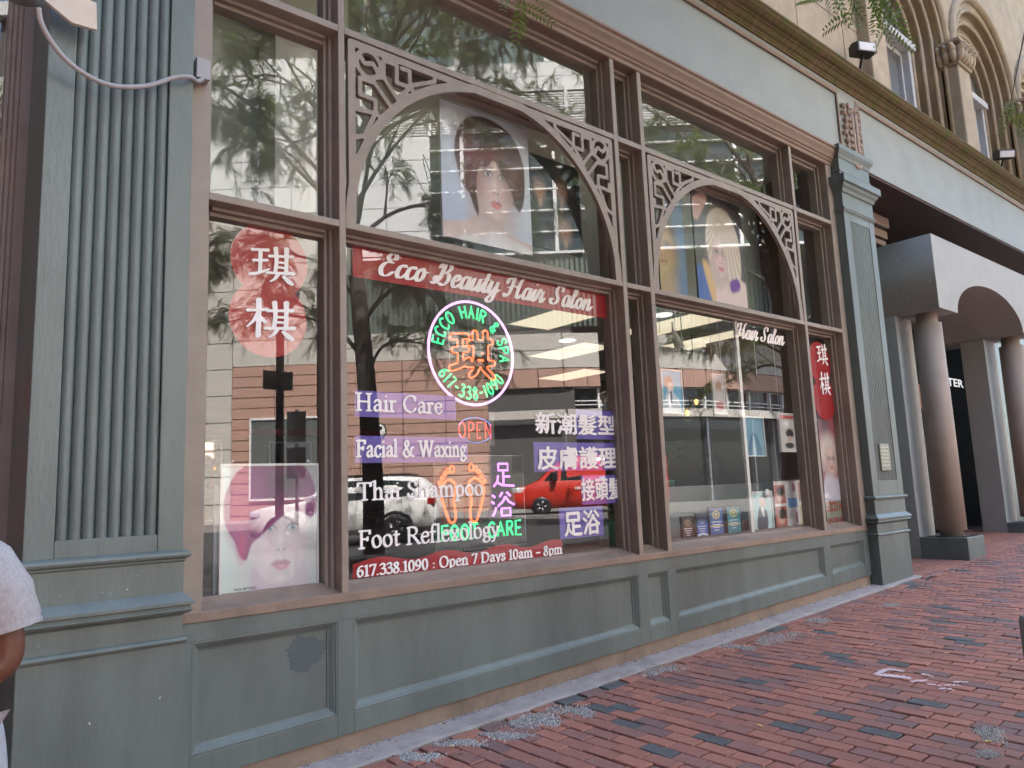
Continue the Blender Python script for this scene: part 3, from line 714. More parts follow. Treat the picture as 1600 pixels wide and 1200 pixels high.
# neighbouring bay on the left of the near pilaster
nb = thing('neighbour_shopfront', 'taupe framed shop window left of the near fluted pilaster', 'shopfront')
YN0 = .46
B('post', M['brown'], nb, (PXL0 - .045, PXL0 + .02, YN0, .7, 0, ZH), bevel=.004)
for k in range(3): B('moulding', M['brown'], nb, (PXL0 - .045 - .02 * (k + 1), PXL0 - .045 - .02 * k, YN0 + .03 + .03 * k, .7, .75, ZH - .06), bevel=.004)
B('sill', M['sill'], nb, (-3.2, PXL0 - .045, YN0 - .02, .8, .66, .75), bevel=.004)
B('apron', M['green'], nb, (-3.2, PXL0 + .02, YN0 + .01, .7, -.2, .66))
B('transom', M['brown'], nb, (-3.2, PXL0 - .105, YN0 + .01, .7, Z_(.62), Z_(.68)), bevel=.004)
B('head', M['moulding'], nb, (-3.2, PXL0 + .1, YN0 - .06, .7, ZH, ZHM))
B('mullion', M['brown'], nb, (-1.4, -1.33, YN0, .7, .75, ZH), bevel=.004)
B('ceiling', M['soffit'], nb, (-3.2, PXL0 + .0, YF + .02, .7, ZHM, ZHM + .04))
for (a, b) in ((-3.2, -1.4), (-1.33, PXL0 - .105)):
    MB().quad((a, YN0 + .13, .75), (b, YN0 + .13, .75), (b, YN0 + .13, ZH), (a, YN0 + .13, ZH)).build('glass_pane', M['glass'], nb)
for (z0, z1) in ((Z_(.35), Z_(.5)), (Z_(.1), Z_(.2)), (Z_(-.1), Z_(-.02))):
    B('red_sign', M['red'], nb, (-.9, PXL0 - .13, YN0 + .15, YN0 + .156, z0, z1))
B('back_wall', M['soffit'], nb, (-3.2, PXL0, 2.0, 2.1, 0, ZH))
# ------------------------------------------------------------------ ground: road sheet, pavement, kerb
YK = -6.6
m = MB(); xs = [-900, -14, 14, 900]
for a, b in zip(xs[:-1], xs[1:]):
    m.quad((a, -900, gz(a) - .15), (b, -900, gz(b) - .15), (b, 900, gz(b) - .15), (a, 900, gz(a) - .15))
road = kind(m.build('road', M['asphalt']), 'structure')
pv = MB(); xs = [-14, 14, 40]
for a, b in zip(xs[:-1], xs[1:]):
    pv.hexa([(a, YK, gz(a) - .3), (b, YK, gz(b) - .3), (b, 1.6, gz(b) - .3), (a, 1.6, gz(a) - .3), (a, YK, gz(a) - .012), (b, YK, gz(b) - .012), (b, 1.6, gz(b) - .012), (a, 1.6, gz(a) - .012)])
side = kind(pv.build('sidewalk', M['joint']), 'structure')
k = MB()
for a, b in zip(xs[:-1], xs[1:]):
    k.hexa([(a, YK - .15, gz(a) - .3), (b, YK - .15, gz(b) - .3), (b, YK, gz(b) - .3), (a, YK, gz(a) - .3), (a, YK - .15, gz(a)), (b, YK - .15, gz(b)), (b, YK, gz(b)), (a, YK, gz(a))])
kind(k.build('kerb', M['concrete'], None, .01), 'structure')
YS = -.175
m = MB(); rnd = random.Random(3)
n = 60; x0, x1 = PXL0 - .5, PXR1 + .06
top = []
for i in range(n):
    a, b = x0 + (x1 - x0) * i / n, x0 + (x1 - x0) * (i + 1) / n
    top.append((a, YS + rnd.uniform(-.015, .015)))
top.append((x1, YS))
vs = []; fs = []
for (a, y) in top: vs += [(a, y, gz(a) - .05), (a, y, gz(a) + .002), (a, y + .02, gz(a) + .008 + rnd.uniform(0, .003)), (a, .05, gz(a) + .022)]
for i in range(n): 
    for q in range(3): fs.append((i * 4 + q, i * 4 + 4 + q, i * 4 + 5 + q, i * 4 + 1 + q))
m.add(vs, fs); kind(m.build('curb_strip', M['concrete']), 'structure')

def brick_mesh(lx, ly, mt, seed):
    r = random.Random(seed); c = .005; h = .06
    j = lambda: r.uniform(-.0015, .0015)
    a, b = lx / 2, ly / 2
    vs = [(-a, -b, -h), (a, -b, -h), (a, b, -h), (-a, b, -h), (-a, -b, -c), (a, -b, -c), (a, b, -c), (-a, b, -c),
          (-a + c + j(), -b + c + j(), j()), (a - c + j(), -b + c + j(), j()), (a - c + j(), b - c + j(), j()), (-a + c + j(), b - c + j(), j())]
    fs = [(0, 1, 5, 4), (1, 2, 6, 5), (2, 3, 7, 6), (3, 0, 4, 7), (4, 5, 9, 8), (5, 6, 10, 9), (6, 7, 11, 10), (7, 4, 8, 11), (8, 9, 10, 11)]
    return vs, fs
BM = {}; HM_ = {}
for ci in range(5):
    vs, fs = brick_mesh(.0925, .092, ci, 90 + ci); me = bpy.data.meshes.new('brick'); me.from_pydata(vs, [], fs); me.materials.append(M['brick'][ci]); HM_[ci] = (me, vs, fs)
    for v_ in range(3):
        vs, fs = brick_mesh(.0925, .195, ci, 10 * ci + v_)
        me = bpy.data.meshes.new('brick'); me.from_pydata(vs, [], fs); me.materials.append(M['brick'][ci]); BM[ci, v_] = (me, vs, fs)
rnd = random.Random(11)
spots = []
def colour():
    r = rnd.random()
    return 0 if r < .38 else 1 if r < .64 else 2 if r < .83 else 3 if r < .945 else 4
dark_c = [(rnd.uniform(1.5, 14), rnd.uniform(-5, -.6)) for _ in range(26)]
PX_, PY_ = .1015, .2035
for i in range(int(-3 / PX_), int(20 / PX_)):
    x = i * PX_; ylim = YS - .113 if x < 9.05 else -.225
    y = ylim - (.0 if i % 2 else PY_ / 2) - rnd.uniform(0, .012)
    if i % 2 == 0: spots.append((x, ylim - .047, rnd.uniform(-.003, .003), rnd.uniform(-.02, .02), colour(), 1))
    while y > -6.4:
        c = colour(); yc = y - PY_ / 2
        if any((x - a) ** 2 + ((yc - b) * .7) ** 2 < .03 for a, b in dark_c) and rnd.random() < .42: c = 4 if rnd.random() < .5 else 3
        spots.append((x + rnd.uniform(-.003, .003), yc + rnd.uniform(-.004, .004), rnd.uniform(-.0035, .0035), rnd.uniform(-.018, .018), c, 0))
        y -= PY_
for i in range(int(0 / .2035), int(9.0 / .2035)):        # soldier edge along the strip
    spots.append((i * .2035, YS - .058, rnd.uniform(-.003, .002), math.pi / 2 + rnd.uniform(-.02, .02), colour(), 0))
x = PXR1 + .1
ent = []
for j in range(0, 18):                                    # entrance floor: courses along the wall
    y = -.16 + j * .1035
    for i in range(0, 28):
        xx = PXR1 + .12 + (i + (j % 2) * .5) * .2035
        if y > 1.5: continue
        ent.append((xx, y, 0.0, math.pi / 2, rnd.choice((0, 0, 1, 2, 2)), 0))
def vis(s): return inframe((s[0], s[1], gz(s[0])), 30) and s[0] < 15.5
seen = sorted([s for s in spots if vis(s)], key=lambda s: (s[0] - CAM[0]) ** 2 + (s[1] - CAM[1]) ** 2)
near, rest = seen[:300], seen[300:] + [s for s in spots if not vis(s)]
for (x, y, dz, rz, c, hf) in near:
    o = bpy.data.objects.new('brick', HM_[c][0] if hf else BM[c, rnd.randrange(3)][0]); COL.objects.link(o); o.parent = side
    o.location = (x, y, gz(x) + dz); o.rotation_euler = (rnd.uniform(-.008, .008), -.036 + rnd.uniform(-.01, .01), rz)
def brick_field(name, L, parent):
    V_, F_, MI = [], [], []
    for (x, y, dz, rz, c, hf) in L:
        _, vs, fs = HM_[c] if hf else BM[c, rnd.randrange(3)]; n = len(V_); ca, sa = math.cos(rz), math.sin(rz); tl = .036 + rnd.uniform(-.012, .012); t2 = rnd.uniform(-.01, .01)
        for (a, b, z) in vs:
            px, py = a * ca - b * sa, a * sa + b * ca
            V_.append((x + px, y + py, gz(x) + dz + z + tl * px + t2 * py))
        F_ += [tuple(q + n for q in f) for f in fs]; MI += [c] * len(fs)
    me = bpy.data.meshes.new(name); me.from_pydata(V_, [], F_)
    for mm in M['brick']: me.materials.append(mm)
    me.polygons.foreach_set('material_index', MI); me.update()
    o = bpy.data.objects.new(name, me); COL.objects.link(o); o.parent = parent
    return kind(o, 'stuff')
brick_field('brick_field', rest, side)
m = MB(); m.hexa([(PXR1 + .1, -.21, gz(9) - .1), (15, -.21, gz(14) - .1), (15, 1.59, gz(14) - .1), (PXR1 + .1, 1.59, gz(9) - .1),
        (PXR1 + .1, -.21, gz(PXR1 + .1) - .004), (15, -.21, gz(14) - .004), (15, 1.59, gz(14) - .004), (PXR1 + .1, 1.59, gz(PXR1 + .1) - .004)])
efl = kind(m.build('entrance_floor', M['concrete']), 'structure')
brick_field('brick_field', ent, efl)

# spilt mortar, chalk and litter on the bricks
def ground_at(u, v):
    d = ray(u, v); t = -CZ / (d[2] - .036 * d[0]); p = CAM + d * t; return p[0], p[1]
M['grit'] = [mat('mortar_grit_pale', (.60, .59, .58), .95, .25, 60), mat('mortar_grit_grey', (.33, .33, .33), .95, .25, 60), mat('mortar_grit_dark', (.14, .14, .145), .95, .25, 60)]
def ground_blob(name, centres, mt, seed, z=.004, parent=side, sc=1.0):
    """crumbs of spilt mortar pressed between and over the bricks"""
    r = random.Random(seed); V_, F_, MI = [], [], []
    for (u, v, w, h) in centres:
        lumps = [(r.uniform(-.8, .8), r.uniform(-.8, .8), r.uniform(.3, .6)) for _ in range(5)] + [(0, 0, .6)]
        cnt = int(2600 * sc)
        for _ in range(cnt):
            a, b, q = r.choice(lumps); an = r.uniform(0, 6.283); d = q * (abs(r.gauss(0, .75)) if r.random() < .5 else math.sqrt(r.random()) * .9)
            x, y = ground_at(u + w * (a + d * math.cos(an)), v + h * (b + d * math.sin(an)))
            if y > YS - .01: continue
            s0 = r.uniform(.0022, .0075); n = len(V_); c = r.choice((0, 0, 0, 1, 1, 2)); an = r.uniform(0, 6)
            for k in range(4): V_.append((x + s0 * math.cos(an + 1.57 * k) * r.uniform(.7, 1.3), y + s0 * math.sin(an + 1.57 * k) * r.uniform(.7, 1.3), gz(x) - .003))
            V_.append((x + s0 * r.uniform(-.3, .3), y + s0 * r.uniform(-.3, .3), gz(x) + z + s0 * r.uniform(.1, .7)))
            F_ += [(n, n + 1, n + 4), (n + 1, n + 2, n + 4), (n + 2, n + 3, n + 4), (n + 3, n, n + 4)]; MI += [c] * 4
    me = bpy.data.meshes.new(name); me.from_pydata(V_, [], F_)
    for mm in M['grit']: me.materials.append(mm)
    me.polygons.foreach_set('material_index', MI); me.update()
    return kind(link(name, me, None, parent), 'stuff')
ground_blob('mortar_patch', [(850, 1122, 48, 16), (790, 1148, 40, 6)], M['mortar'], 1)
ground_blob('mortar_patch', [(720, 1160, 40, 6), (655, 1185, 40, 10)], M['mortar'], 2, sc=.6)
ground_blob('mortar_patch', [(1040, 1044, 40, 9), (1010, 1052, 16, 5)], M['mortar'], 3, sc=.35)
ground_blob('mortar_patch', [(1145, 1010, 32, 5), (1225, 998, 38, 9)], M['mortar'], 4, sc=.5)
ground_blob('mortar_patch', [(912, 1112, 16, 9)], M['mortar'], 5, sc=.5)
ground_blob('mortar_patch', [(1545, 1150, 26, 12), (1545, 1178, 26, 5)], M['mortar'], 6, sc=.6)
ground_blob('mortar_patch', [(1285, 970, 26, 4), (1390, 946, 14, 3)], M['mortar'], 7, sc=.3)
rnd = random.Random(77); V_, F_ = [], []                # dirt and leaf crumbs caught along the plinth and in the strip
for _ in range(900):
    x = rnd.uniform(1.2, 8.9); y = (.028 - abs(rnd.gauss(0, .02))) if rnd.random() < .65 else rnd.uniform(-.5, 0); s0 = rnd.uniform(.002, .007) * (1.8 if rnd.random() < .06 else 1); n = len(V_)
    zz = gz(x) + .022 + (y - .05) * .062 if y > YS else gz(x) + .002
    an = rnd.uniform(0, 6); V_ += [(x + s0 * math.cos(an + 2.1 * k) * rnd.uniform(.6, 1.5), y + s0 * math.sin(an + 2.1 * k), zz + .001) for k in range(3)] + [(x, y, zz + s0 * .6)]
    F_ += [(n, n + 1, n + 3), (n + 1, n + 2, n + 3), (n + 2, n, n + 3)]
me = bpy.data.meshes.new('street_dirt'); me.from_pydata(V_, [], F_); kind(link('street_dirt', me, mat('brown_street_dirt', (.10, .075, .055), .95, .3, 40), side), 'stuff')
chalk = mat('pink_white_chalk', (.72, .56, .60), .9, .2, 60)
rnd = random.Random(8)
for (u0, v0, u1, v1, w) in [(1372, 1052, 1392, 1046, .7), (1370, 1055, 1420, 1060, .9), (1392, 1047, 1412, 1050, .6), (1425, 1066, 1448, 1064, .5), (1440, 1054, 1456, 1058, .5), (1450, 1070, 1470, 1073, .35), (1470, 1077, 1490, 1079, .35), (1478, 1072, 1500, 1072, .35), (1490, 1067, 1512, 1067, .35)]:
    a = ground_at(u0, v0); b = ground_at(u1, v1)
    st = [[(a[0], a[1], w), ((a[0] + b[0]) / 2 + .01, (a[1] + b[1]) / 2, w * 1.2), (b[0], b[1], w * .8)]]
    F_, x0, y0 = field(st, (.03, .02, .6), .008, .08); nz = np.random.RandomState(int(u0)).rand(*F_.shape) - .5; F_ = F_ + nz * .02
    lp = [l for l in contours(F_, x0, y0, .008, .2) if len(l) > 4]
    if lp: link('chalk_mark', fill_mesh('chalk_mark', lp, lambda x, y, d: (x, y, gz(x) + .0045 + d), .001), chalk, side)
leafy = mat('yellow_fallen_leaf', (.62, .46, .12), .7, .2, 30)
for (u, v, lb) in [(822, 1104, 'yellow fallen leaf at the top edge of the large grey mortar patch'), (836, 1118, 'yellow fallen leaf lying on the large grey mortar patch'), (707, 1168, 'small yellow fallen leaf nearest the lower left end of the brick paving'), (1187, 1135, 'yellow fallen leaf alone on the bricks in the foreground middle'), (1480, 1022, 'yellow fallen leaf beyond the pink chalk marks'), (1544, 1160, 'yellow fallen leaf on the mortar patch at the lower right')]:
    x, y = ground_at(u, v); q = MB(); s_ = rnd.uniform(.008, .014); an = rnd.uniform(0, 6)
    ca, sa = math.cos(an), math.sin(an)
    pts = [(-2, 0, 0), (-.6, .8, .15), (1, .6, .3), (2, 0, .1), (1, -.6, .3), (-.6, -.8, .15), (0, 0, 0)]
    q.add([(x + s_ * (a * ca - b * sa), y + s_ * (a * sa + b * ca), gz(x) + .006 + s_ * c) for a, b, c in pts], [(6, k, (k + 1) % 6) for k in range(6)])
    tag(q.build('fallen_leaf', leafy), lb, 'leaf', 'fallen leaves on the pavement')

# ------------------------------------------------------------------ stone upper storeys
sb = thing('stone_building', 'buff sandstone upper storey with round-arched windows above the mossy cornice', 'building')
ZW0, ZW1 = ZC - .45, 11.2
BW = 3.1; XC0 = 11.1; RS = [1.30, 1.13, .98, .86]
zs = 8.06
m = MB(); m.box(-3.2, XC0 - BW / 2, .02, .6, ZW0, ZW1); m.box(XC0 + BW * 3.5, 22.0, .02, .6, ZW0, ZW1)
m.box(-3.2, 22, .6, 14, ZW0 + .2, ZW1); m.box(-3.3, 22.1, -.12, 14, ZW1, ZW1 + .4)
m.build('wall', M['stone'], sb)
rnd = random.Random(4)
for j in range(7):
    z0 = ZW0 + .25 + j * .52
    x = 4.6 + (j % 2) * .4
    while x < XC0 - BW / 2 - .15:
        x1 = min(x + rnd.uniform(.8, 1.2), XC0 - BW / 2 - .01)
        B('stone_block', M['stone'], sb, (x + .004, x1 - .004, -.01 + rnd.uniform(0, .006), .03, z0 + .004, z0 + .516), bevel=.006)
        x = x1
wgl = mat('grey_curtained_glass', (.16, .17, .18), .15, .25, 2, spec=.7, stretch=(4, 1, .5))
for kx in range(4):
    xc = XC0 + BW * kx
    bay = bpy.data.objects.new('arched_bay', None); COL.objects.link(bay); bay.parent = sb
    for q, rr in enumerate(RS):
        arc = [(xc + rr * math.cos(t), zs + rr * math.sin(t)) for t in np.linspace(math.pi, 0, 26)]
        lp = [(xc - BW / 2, ZW0), (xc - rr, ZW0)] + arc + [(xc + rr, ZW0), (xc + BW / 2, ZW0), (xc + BW / 2, ZW1), (xc - BW / 2, ZW1)]
        y0 = .02 + q * .10
        link('arch_order', fill_mesh('arch_order', [lp], lambda x, y, d: (x, y0 + .05 - d, y), .098), M['stone'], bay)
        rl = [(xc - rr, y0 + .0, ZW0)] + [(a, y0, b) for a, b in arc] + [(xc + rr, y0, ZW0)]
        MB().tube(rl, .032, 8).build('roll_moulding', M['stone'], bay)
    ho = [(xc + 1.42 * math.cos(t), 0.0, zs + .1 + 1.42 * math.sin(t)) for t in np.linspace(math.pi, 0, 26)]
    MB().tube(ho, .07, 8).build('hood_moulding', M['stone'], bay)
    w = bpy.data.objects.new('window', None); COL.objects.link(w); w.parent = sb
    yw = .44
    for sg in (-1, 1): B('jamb', M['peel'], w, (xc + sg * .80 - .06, xc + sg * .80 + .06, yw - .12, yw + .1, ZW0, zs), bevel=.006)
    B('transom', M['peel'], w, (xc - .90, xc + .90, yw - .18, yw + .1, zs - .06, zs + .06), bevel=.01)
    B('sash', M['peel'], w, (xc - .74, xc - .68, yw - .02, yw + .08, ZW0, zs - .06), (xc + .68, xc + .74, yw - .02, yw + .08, ZW0, zs - .06), (xc - .68, xc + .68, yw - .02, yw + .08, zs - .14, zs - .06), bevel=.004)
    B('pane', wgl, w, (xc - .68, xc + .68, yw + .04, yw + .06, ZW0, zs - .14))
    arc = [(xc + .84 * math.cos(t), zs + .06 + .80 * math.sin(t)) for t in np.linspace(math.pi, 0, 20)]
    link('fanlight', fill_mesh('fanlight', [arc], lambda x, y, d: (x, yw + .05 - d, y), .02), wgl, w)
    MB().tube([(a, yw, b) for a, b in arc], .035, 6).build('arch_frame', M['peel'], w)
for kx in range(0, 5):
    xc = XC0 + BW * (kx - .5)
    p = bpy.data.objects.new('pier', None); COL.objects.link(p); p.parent = sb
    B('shaft', M['stone'], p, (xc - .25, xc + .25, -.16, .1, ZC - .02, 7.74), bevel=.02)
    B('capital', M['stone'], p, (xc - .27, xc + .27, -.19, .1, 7.74, 7.79), (xc - .33, xc + .33, -.25, .1, 8.08, 8.14), (xc - .26, xc + .26, -.16, .1, 7.79, 8.08), bevel=.012)
    m = MB()
    for tier, (zb_, hh_, out_) in enumerate(((7.79, .16, .05), (7.88, .18, .09))):
        for q in range(5 - tier):
            xx = xc - .24 + (.48 / (4 - tier)) * q
            m.tube([(xx, -.15, zb_), (xx, -.19 - out_ * .2, zb_ + hh_ * .5), (xx, -.20 - out_ * .8, zb_ + hh_ * .9), (xx, -.21 - out_ * 1.1, zb_ + hh_ * .82)], [.05, .062, .045, .02], 6)
        for q in range(3):
            yy = -.12 + .1 * q
            m.tube([(xc - .25, yy, zb_), (xc - .28 - out_ * .2, yy, zb_ + hh_ * .5), (xc - .29 - out_ * .8, yy, zb_ + hh_ * .9), (xc - .30 - out_ * 1.1, yy, zb_ + hh_ * .82)], [.05, .06, .045, .02], 6)
    m.build('carved_leaf', M['stone'], p)
# black floodlights on the cornice
def flood(px, py, label, tilt):
    y = -.24
    x, z = PY(px, py, y)
    t = thing('floodlight', label, 'floodlight', (x, y, z), group='floodlights on the cornice')
    B('housing', M['black'], t, (-.14, .14, -.09, .07, -.06, .07), bevel=.01)
    B('lens', mat('floodlight_lens', (.5, .5, .55), .1, .1, 4), t, (-.115, .115, -.096, -.088, -.045, .055))
    B('fin', M['black'], t, (-.12, .12, -.02, .06, .07, .10), bevel=.004)
    MB().tube([(0, .0, -.05), (0, .03, -.12), (0, .12, z and (ZC - z) - .02)], .018, 8).build('arm', M['black'], t)
    for o in t.children: o.rotation_euler = (0, 0, 0)
    t.rotation_euler = tilt
    return t
flood(1347, 80, 'square black floodlight on the cornice near the first arched window', (0, 0, R(-25)))
flood(1568, 243, 'black floodlight on the cornice at the far right', (R(12), 0, R(-40)))

# ------------------------------------------------------------------ entrance portico
po = thing('entrance_portico', 'pale grey arched entrance portico with round taupe columns right of the shop', 'portico')
M['portico'] = mat('portico_paint', (.36, .37, .35), .6, .06, 3, .1, 60, col2=(.31, .32, .30), c2scale=2, c2thr=(.5, .8))
M['column'] = mat('taupe_column_paint', (.335, .275, .235), .6, .08, 4, .1, 60)
XP0, YPF, ZPB, ZPT = 10.43, -.182, 3.606, 4.61
XPC = 12.385; XP1 = 2 * XPC - XP0
arc = [(XPC + 1.33 * math.cos(t), ZPB + .54 * math.sin(t)) for t in np.linspace(math.pi, 0, 30)]
lp = [(XP0, ZPB)] + arc + [(XP1, ZPB), (XP1, ZPT), (XP0, ZPT)]
link('arched_beam', fill_mesh('arched_beam', [lp], lambda x, y, d: (x, (YPF + 1.35) / 2 - d, y), 1.35 - YPF), M['portico'], po)
for (xa, xb_) in ((XP0, XP0 + .56), (13.70, 14.26)):
    zg = gz(xa) - .1
    B('pier', M['portico'], po, (xa + .002, xb_ - .05, .385, 1.34 if xa < 12 else .74, zg, ZPB), bevel=.004)
    B('base_block', M['green'], po, (xa, xb_, YPF, .39, zg, .652), bevel=.008)
    xm, ym = (xa + xb_) / 2 - .02, .085
    MB().lathe([(.135, .652), (.135, .73), (.178, .735), (.176, 2.0), (.170, 3.46), (.13, 3.465), (.13, ZPB + .005)], (xm, ym, 0), 32).build('column', M['column'], po)
    m = MB()
    for k in range(24):
        m.box(xa + .04 + .02 * k, xa + .05 + .02 * k, YPF + .05, YPF + .06, .652, .668); m.box(xa + .03, xa + .04, YPF + .06 + .018 * k, YPF + .07 + .018 * k, .652, .668)
    m.build('bird_spikes', M['black'], po)
# recess behind the portico
rc = thing('entrance_recess', 'dark recessed lobby doorway behind the portico columns', 'doorway')
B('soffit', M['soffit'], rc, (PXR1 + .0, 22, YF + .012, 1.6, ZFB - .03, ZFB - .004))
B('wall', M['green'], rc, (PXR1 - .05, XP0 + .1, .62, .8, .1, ZFB), bevel=.004)
B('moulding', M['moulding'], rc, (PXR1 - .05, XP0 + .4, .55, .62, 4.70, 4.78), (PXR1 - .05, XP0 + .4, .52, .62, 4.80, 4.92), (PXR1 - .05, XP0 + .4, .48, .62, 4.95, 5.1), bevel=.012)
YB = 1.38
dgl = mat('lobby_glass', (.06, .08, .07), .06, .2, 2, spec=.8)
B('glazing', dgl, rc, (XP0 + .3, XP1 - .3, YB, YB + .05, .2, ZPT - .1))
_, zc1 = PY(1505, 608, YB); _, zc0 = PY(1505, 645, YB)
cop = mat('copper_band', (.42, .20, .12), .45, .15, 6)
B('copper_band', cop, rc, (XP0 + .5, XP1 - .5, YB - .06, YB, zc0, zc1 - .04), bevel=.006)
for xx in (11.35, 12.3, 12.36, 13.3):
    B('door_stile', M['black'], rc, (xx - .035, xx + .035, YB - .05, YB, .3, zc0))
B('door_rail', M['black'], rc, (11.3, 13.3, YB - .045, YB, .4, .62), (11.3, 13.3, YB - .045, YB, 1.3, 1.36))
B('copper_kick', cop, rc, (13.4, 13.75, YB - .25, YB - .1, .3, .62))
cx0, cz1 = PY(1470, 588, YB - .01); cx1, cz0 = PY(1505, 606, YB - .01)
sg = sans('lettering', 'CENTER', cx0 - .55, cz0, cz1 - cz0, cx1 - cx0 + .60, YB - .004, emit('glowing_letters', (1, 1, 1), .10), None, .02)  # white letters with a weak glow of their own
tag(sg, 'white capital letters over the dark lobby door behind the column', 'lettering')
# entrance side return and deep wall behind everything
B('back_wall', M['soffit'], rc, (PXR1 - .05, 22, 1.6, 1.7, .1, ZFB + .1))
B('side_wall', M['green'], rc, (14.3, 22, .75, .9, .2, ZFB))

# chipped paint: pale flecks
rnd = random.Random(21); chip = mat('bare_paint_fleck', (.55, .57, .56), .8, .15, 60)
def fleck(parent, x, z, s0, fx):
    pts = [(s0 * math.cos(k * .9) * rnd.uniform(.4, 1.3), s0 * math.sin(k * .9) * rnd.uniform(.5, 1.8)) for k in range(7)]
    m = MB(); V_ = [fx(x + a, z + b) for a, b in pts]; m.add(V_, [tuple(range(7))]); return m
m = None
for (u, v) in [(215, 899), (160, 926), (172, 927), (199, 921), (93, 931), (140, 1130), (250, 1090), (60, 1010)]:
    x, z = PY(u, v, YP - .0045)
    fleck(PL, x, z, rnd.uniform(.0015, .0045), lambda a, b: (a, YP - .0052, b)).build('paint_chip', chip, PL)
for k in range(34):
    y = rnd.uniform(-.12, .5); z = rnd.uniform(3.7, 4.5) if k < 26 else rnd.uniform(1, 3.4)
    if k >= 26: y = rnd.uniform(.42, .6)
    fleck(po, y, z, rnd.uniform(.004, .012), lambda a, b: (XP0 - .0015, a, b)).build('paint_chip', chip, po)
# ------------------------------------------------------------------ vinyl lettering on the inside of the glass
YV = YG + .004; YV2 = YG - .003
def quad_px(name, pts, Y, m, parent, th=.0008):
    P = [PY(u, v, Y) for u, v in pts]
    return link(name, fill_mesh(name, [P], lambda x, y, d: (x, Y - d, y), th), m, parent)
NIB = (.062, .030, R(20))
NIBB = (.075, .036, R(20))
# red banner with script lettering
t = thing('window_banner', 'red banner across the big left pane with flowing white script lettering', 'sign')
zt = (PY(551, 389, YV)[1] + PY(955, 457.5, YV)[1]) / 2; zb = (PY(551, 433, YV)[1] + PY(954, 498, YV)[1]) / 2
xl, xr = PY(551, 400, YV)[0], PY(955, 470, YV)[0]
B('backing', M['red'], t, (xl, xr, YV, YV + .001, zb, zt))
def script(text, bl, br, cap_px, par, w=.084):
    x0, z0 = PY(*bl, YV2); x1, z1 = PY(*br, YV2); _, zc = PY(*cap_px, YV2)
    lettering('lettering', text, SCRIPT, (w, .017, R(8)), (x0, x1, (z0 + z1) / 2, abs(zc - z0) * 1.1), YV2, M['letter'], par, slant=.42, h=.011)
script('Ecco Beauty Hair Salon', (591, 432), (927, 484), (591, 399), t)
# same shop name ends on the third pane
t = thing('window_banner', 'white script words Hair Salon at the top of the farther big pane', 'sign')
script('Hair Salon', (1149, 528), (1227, 539), (1149, 506), t)

def strip(label, quad, text, bl, br, ct, bold=False, nobox=False):
    t = thing('window_lettering', label, 'sign')
    if quad:
        zs_ = [PY(u, v, YV)[1] for u, v in quad]; xs_ = [PY(u, v, YV)[0] for u, v in quad]
        B('backing', M['purple'], t, ((xs_[0] + xs_[3]) / 2, (xs_[1] + xs_[2]) / 2, YV, YV + .001, (zs_[2] + zs_[3]) / 2, (zs_[0] + zs_[1]) / 2))
    x0, z0 = PY(*bl, YV2); x1, z1 = PY(*br, YV2); _, zc = PY(*ct, YV2)
    lettering('lettering', text, SERIF, NIBB if bold else NIB, (x0, x1, (z0 + z1) / 2, abs(zc - z0)), YV2, M['letter'], t)
strip('purple strip with white serif words Hair Care', [(554, 610), (712, 619), (712, 656), (554, 651)], 'Hair Care', (555, 642), (692, 645), (555, 615.5))
strip('purple strip with bold white words Facial & Waxing', [(554, 680), (730.6, 684), (731, 721), (554, 724.5)], 'Facial & Waxing', (555.5, 713.5), (730, 713), (555.5, 688), True)
strip('white serif words Thai Shampoo on clear glass', None, 'Thai Shampoo', (557, 782), (755, 773), (557, 755))
strip('white serif words Foot Reflexology on clear glass', None, 'Foot Reflexology', (559, 857), (782, 838), (559, 829.5))
# wavy red phone strip along the bottom
t = thing('window_lettering', 'wavy red strip along the pane bottom with white phone number and opening hours', 'sign')
xa, za = PY(551.5, 904.5, YV); xb, zb = PY(879, 863.5, YV); _, z1 = PY(551.5, 879, YV)
h = z1 - za; zb0 = min(za, zb)
top = [(xa + (xb - xa) * k / 70, zb0 + h * (1.02 + .16 * math.sin(k / 70 * 2 * math.pi * 3.6 - 1.0) + .03 * math.sin(k / 70 * 21))) for k in range(71)]
link('backing', fill_mesh('backing', [[(xa, zb0), (xb, zb0)] + top[::-1]], lambda x, y, d: (x, YV + .0006 - d, y), .0008), M['red'], t)
x0, z0 = PY(557, 903, YV2); x1, _ = PY(879, 863, YV2)
lettering('lettering', '617.338.1090 : Open 7 Days 10am - 8pm', SERIF, NIBB, (x0, x1, z0 + .004, h * .70), YV2, M['letter'], t)

def chinese(label, text, ch, bg):
    t = thing('window_lettering', label, 'sign')
    if bg:
        zs_ = [PY(u, v, YV)[1] for u, v in bg]; xs_ = [PY(u, v, YV)[0] for u, v in bg]
        B('backing', M['purple'], t, ((xs_[0] + xs_[3]) / 2, (xs_[1] + xs_[2]) / 2, YV, YV + .001, (zs_[2] + zs_[3]) / 2, (zs_[0] + zs_[1]) / 2))
    cjk('lettering', text, ch, YV2, M['letter'], t)
chinese('top row of four white Chinese characters, its right half on purple', '新潮髮型', (835, 643, 963, 681), [(900, 641), (964.5, 642), (966, 686), (901, 687)])
chinese('second row of four white Chinese characters on a purple strip', '皮膚護理', (838, 697, 965, 732.5), [(833.5, 692), (967, 691), (968, 734), (835, 737)])
chinese('row of three white Chinese characters on purple near the pane edge', '接頭髮', (907, 747, 971, 780), [(908, 744), (971, 741), (972, 784), (909, 790)])
chinese('lowest pair of white Chinese characters on a purple square', '足浴', (880, 799, 939, 834), [(873.5, 794), (941, 790), (944, 836), (875.5, 843)])

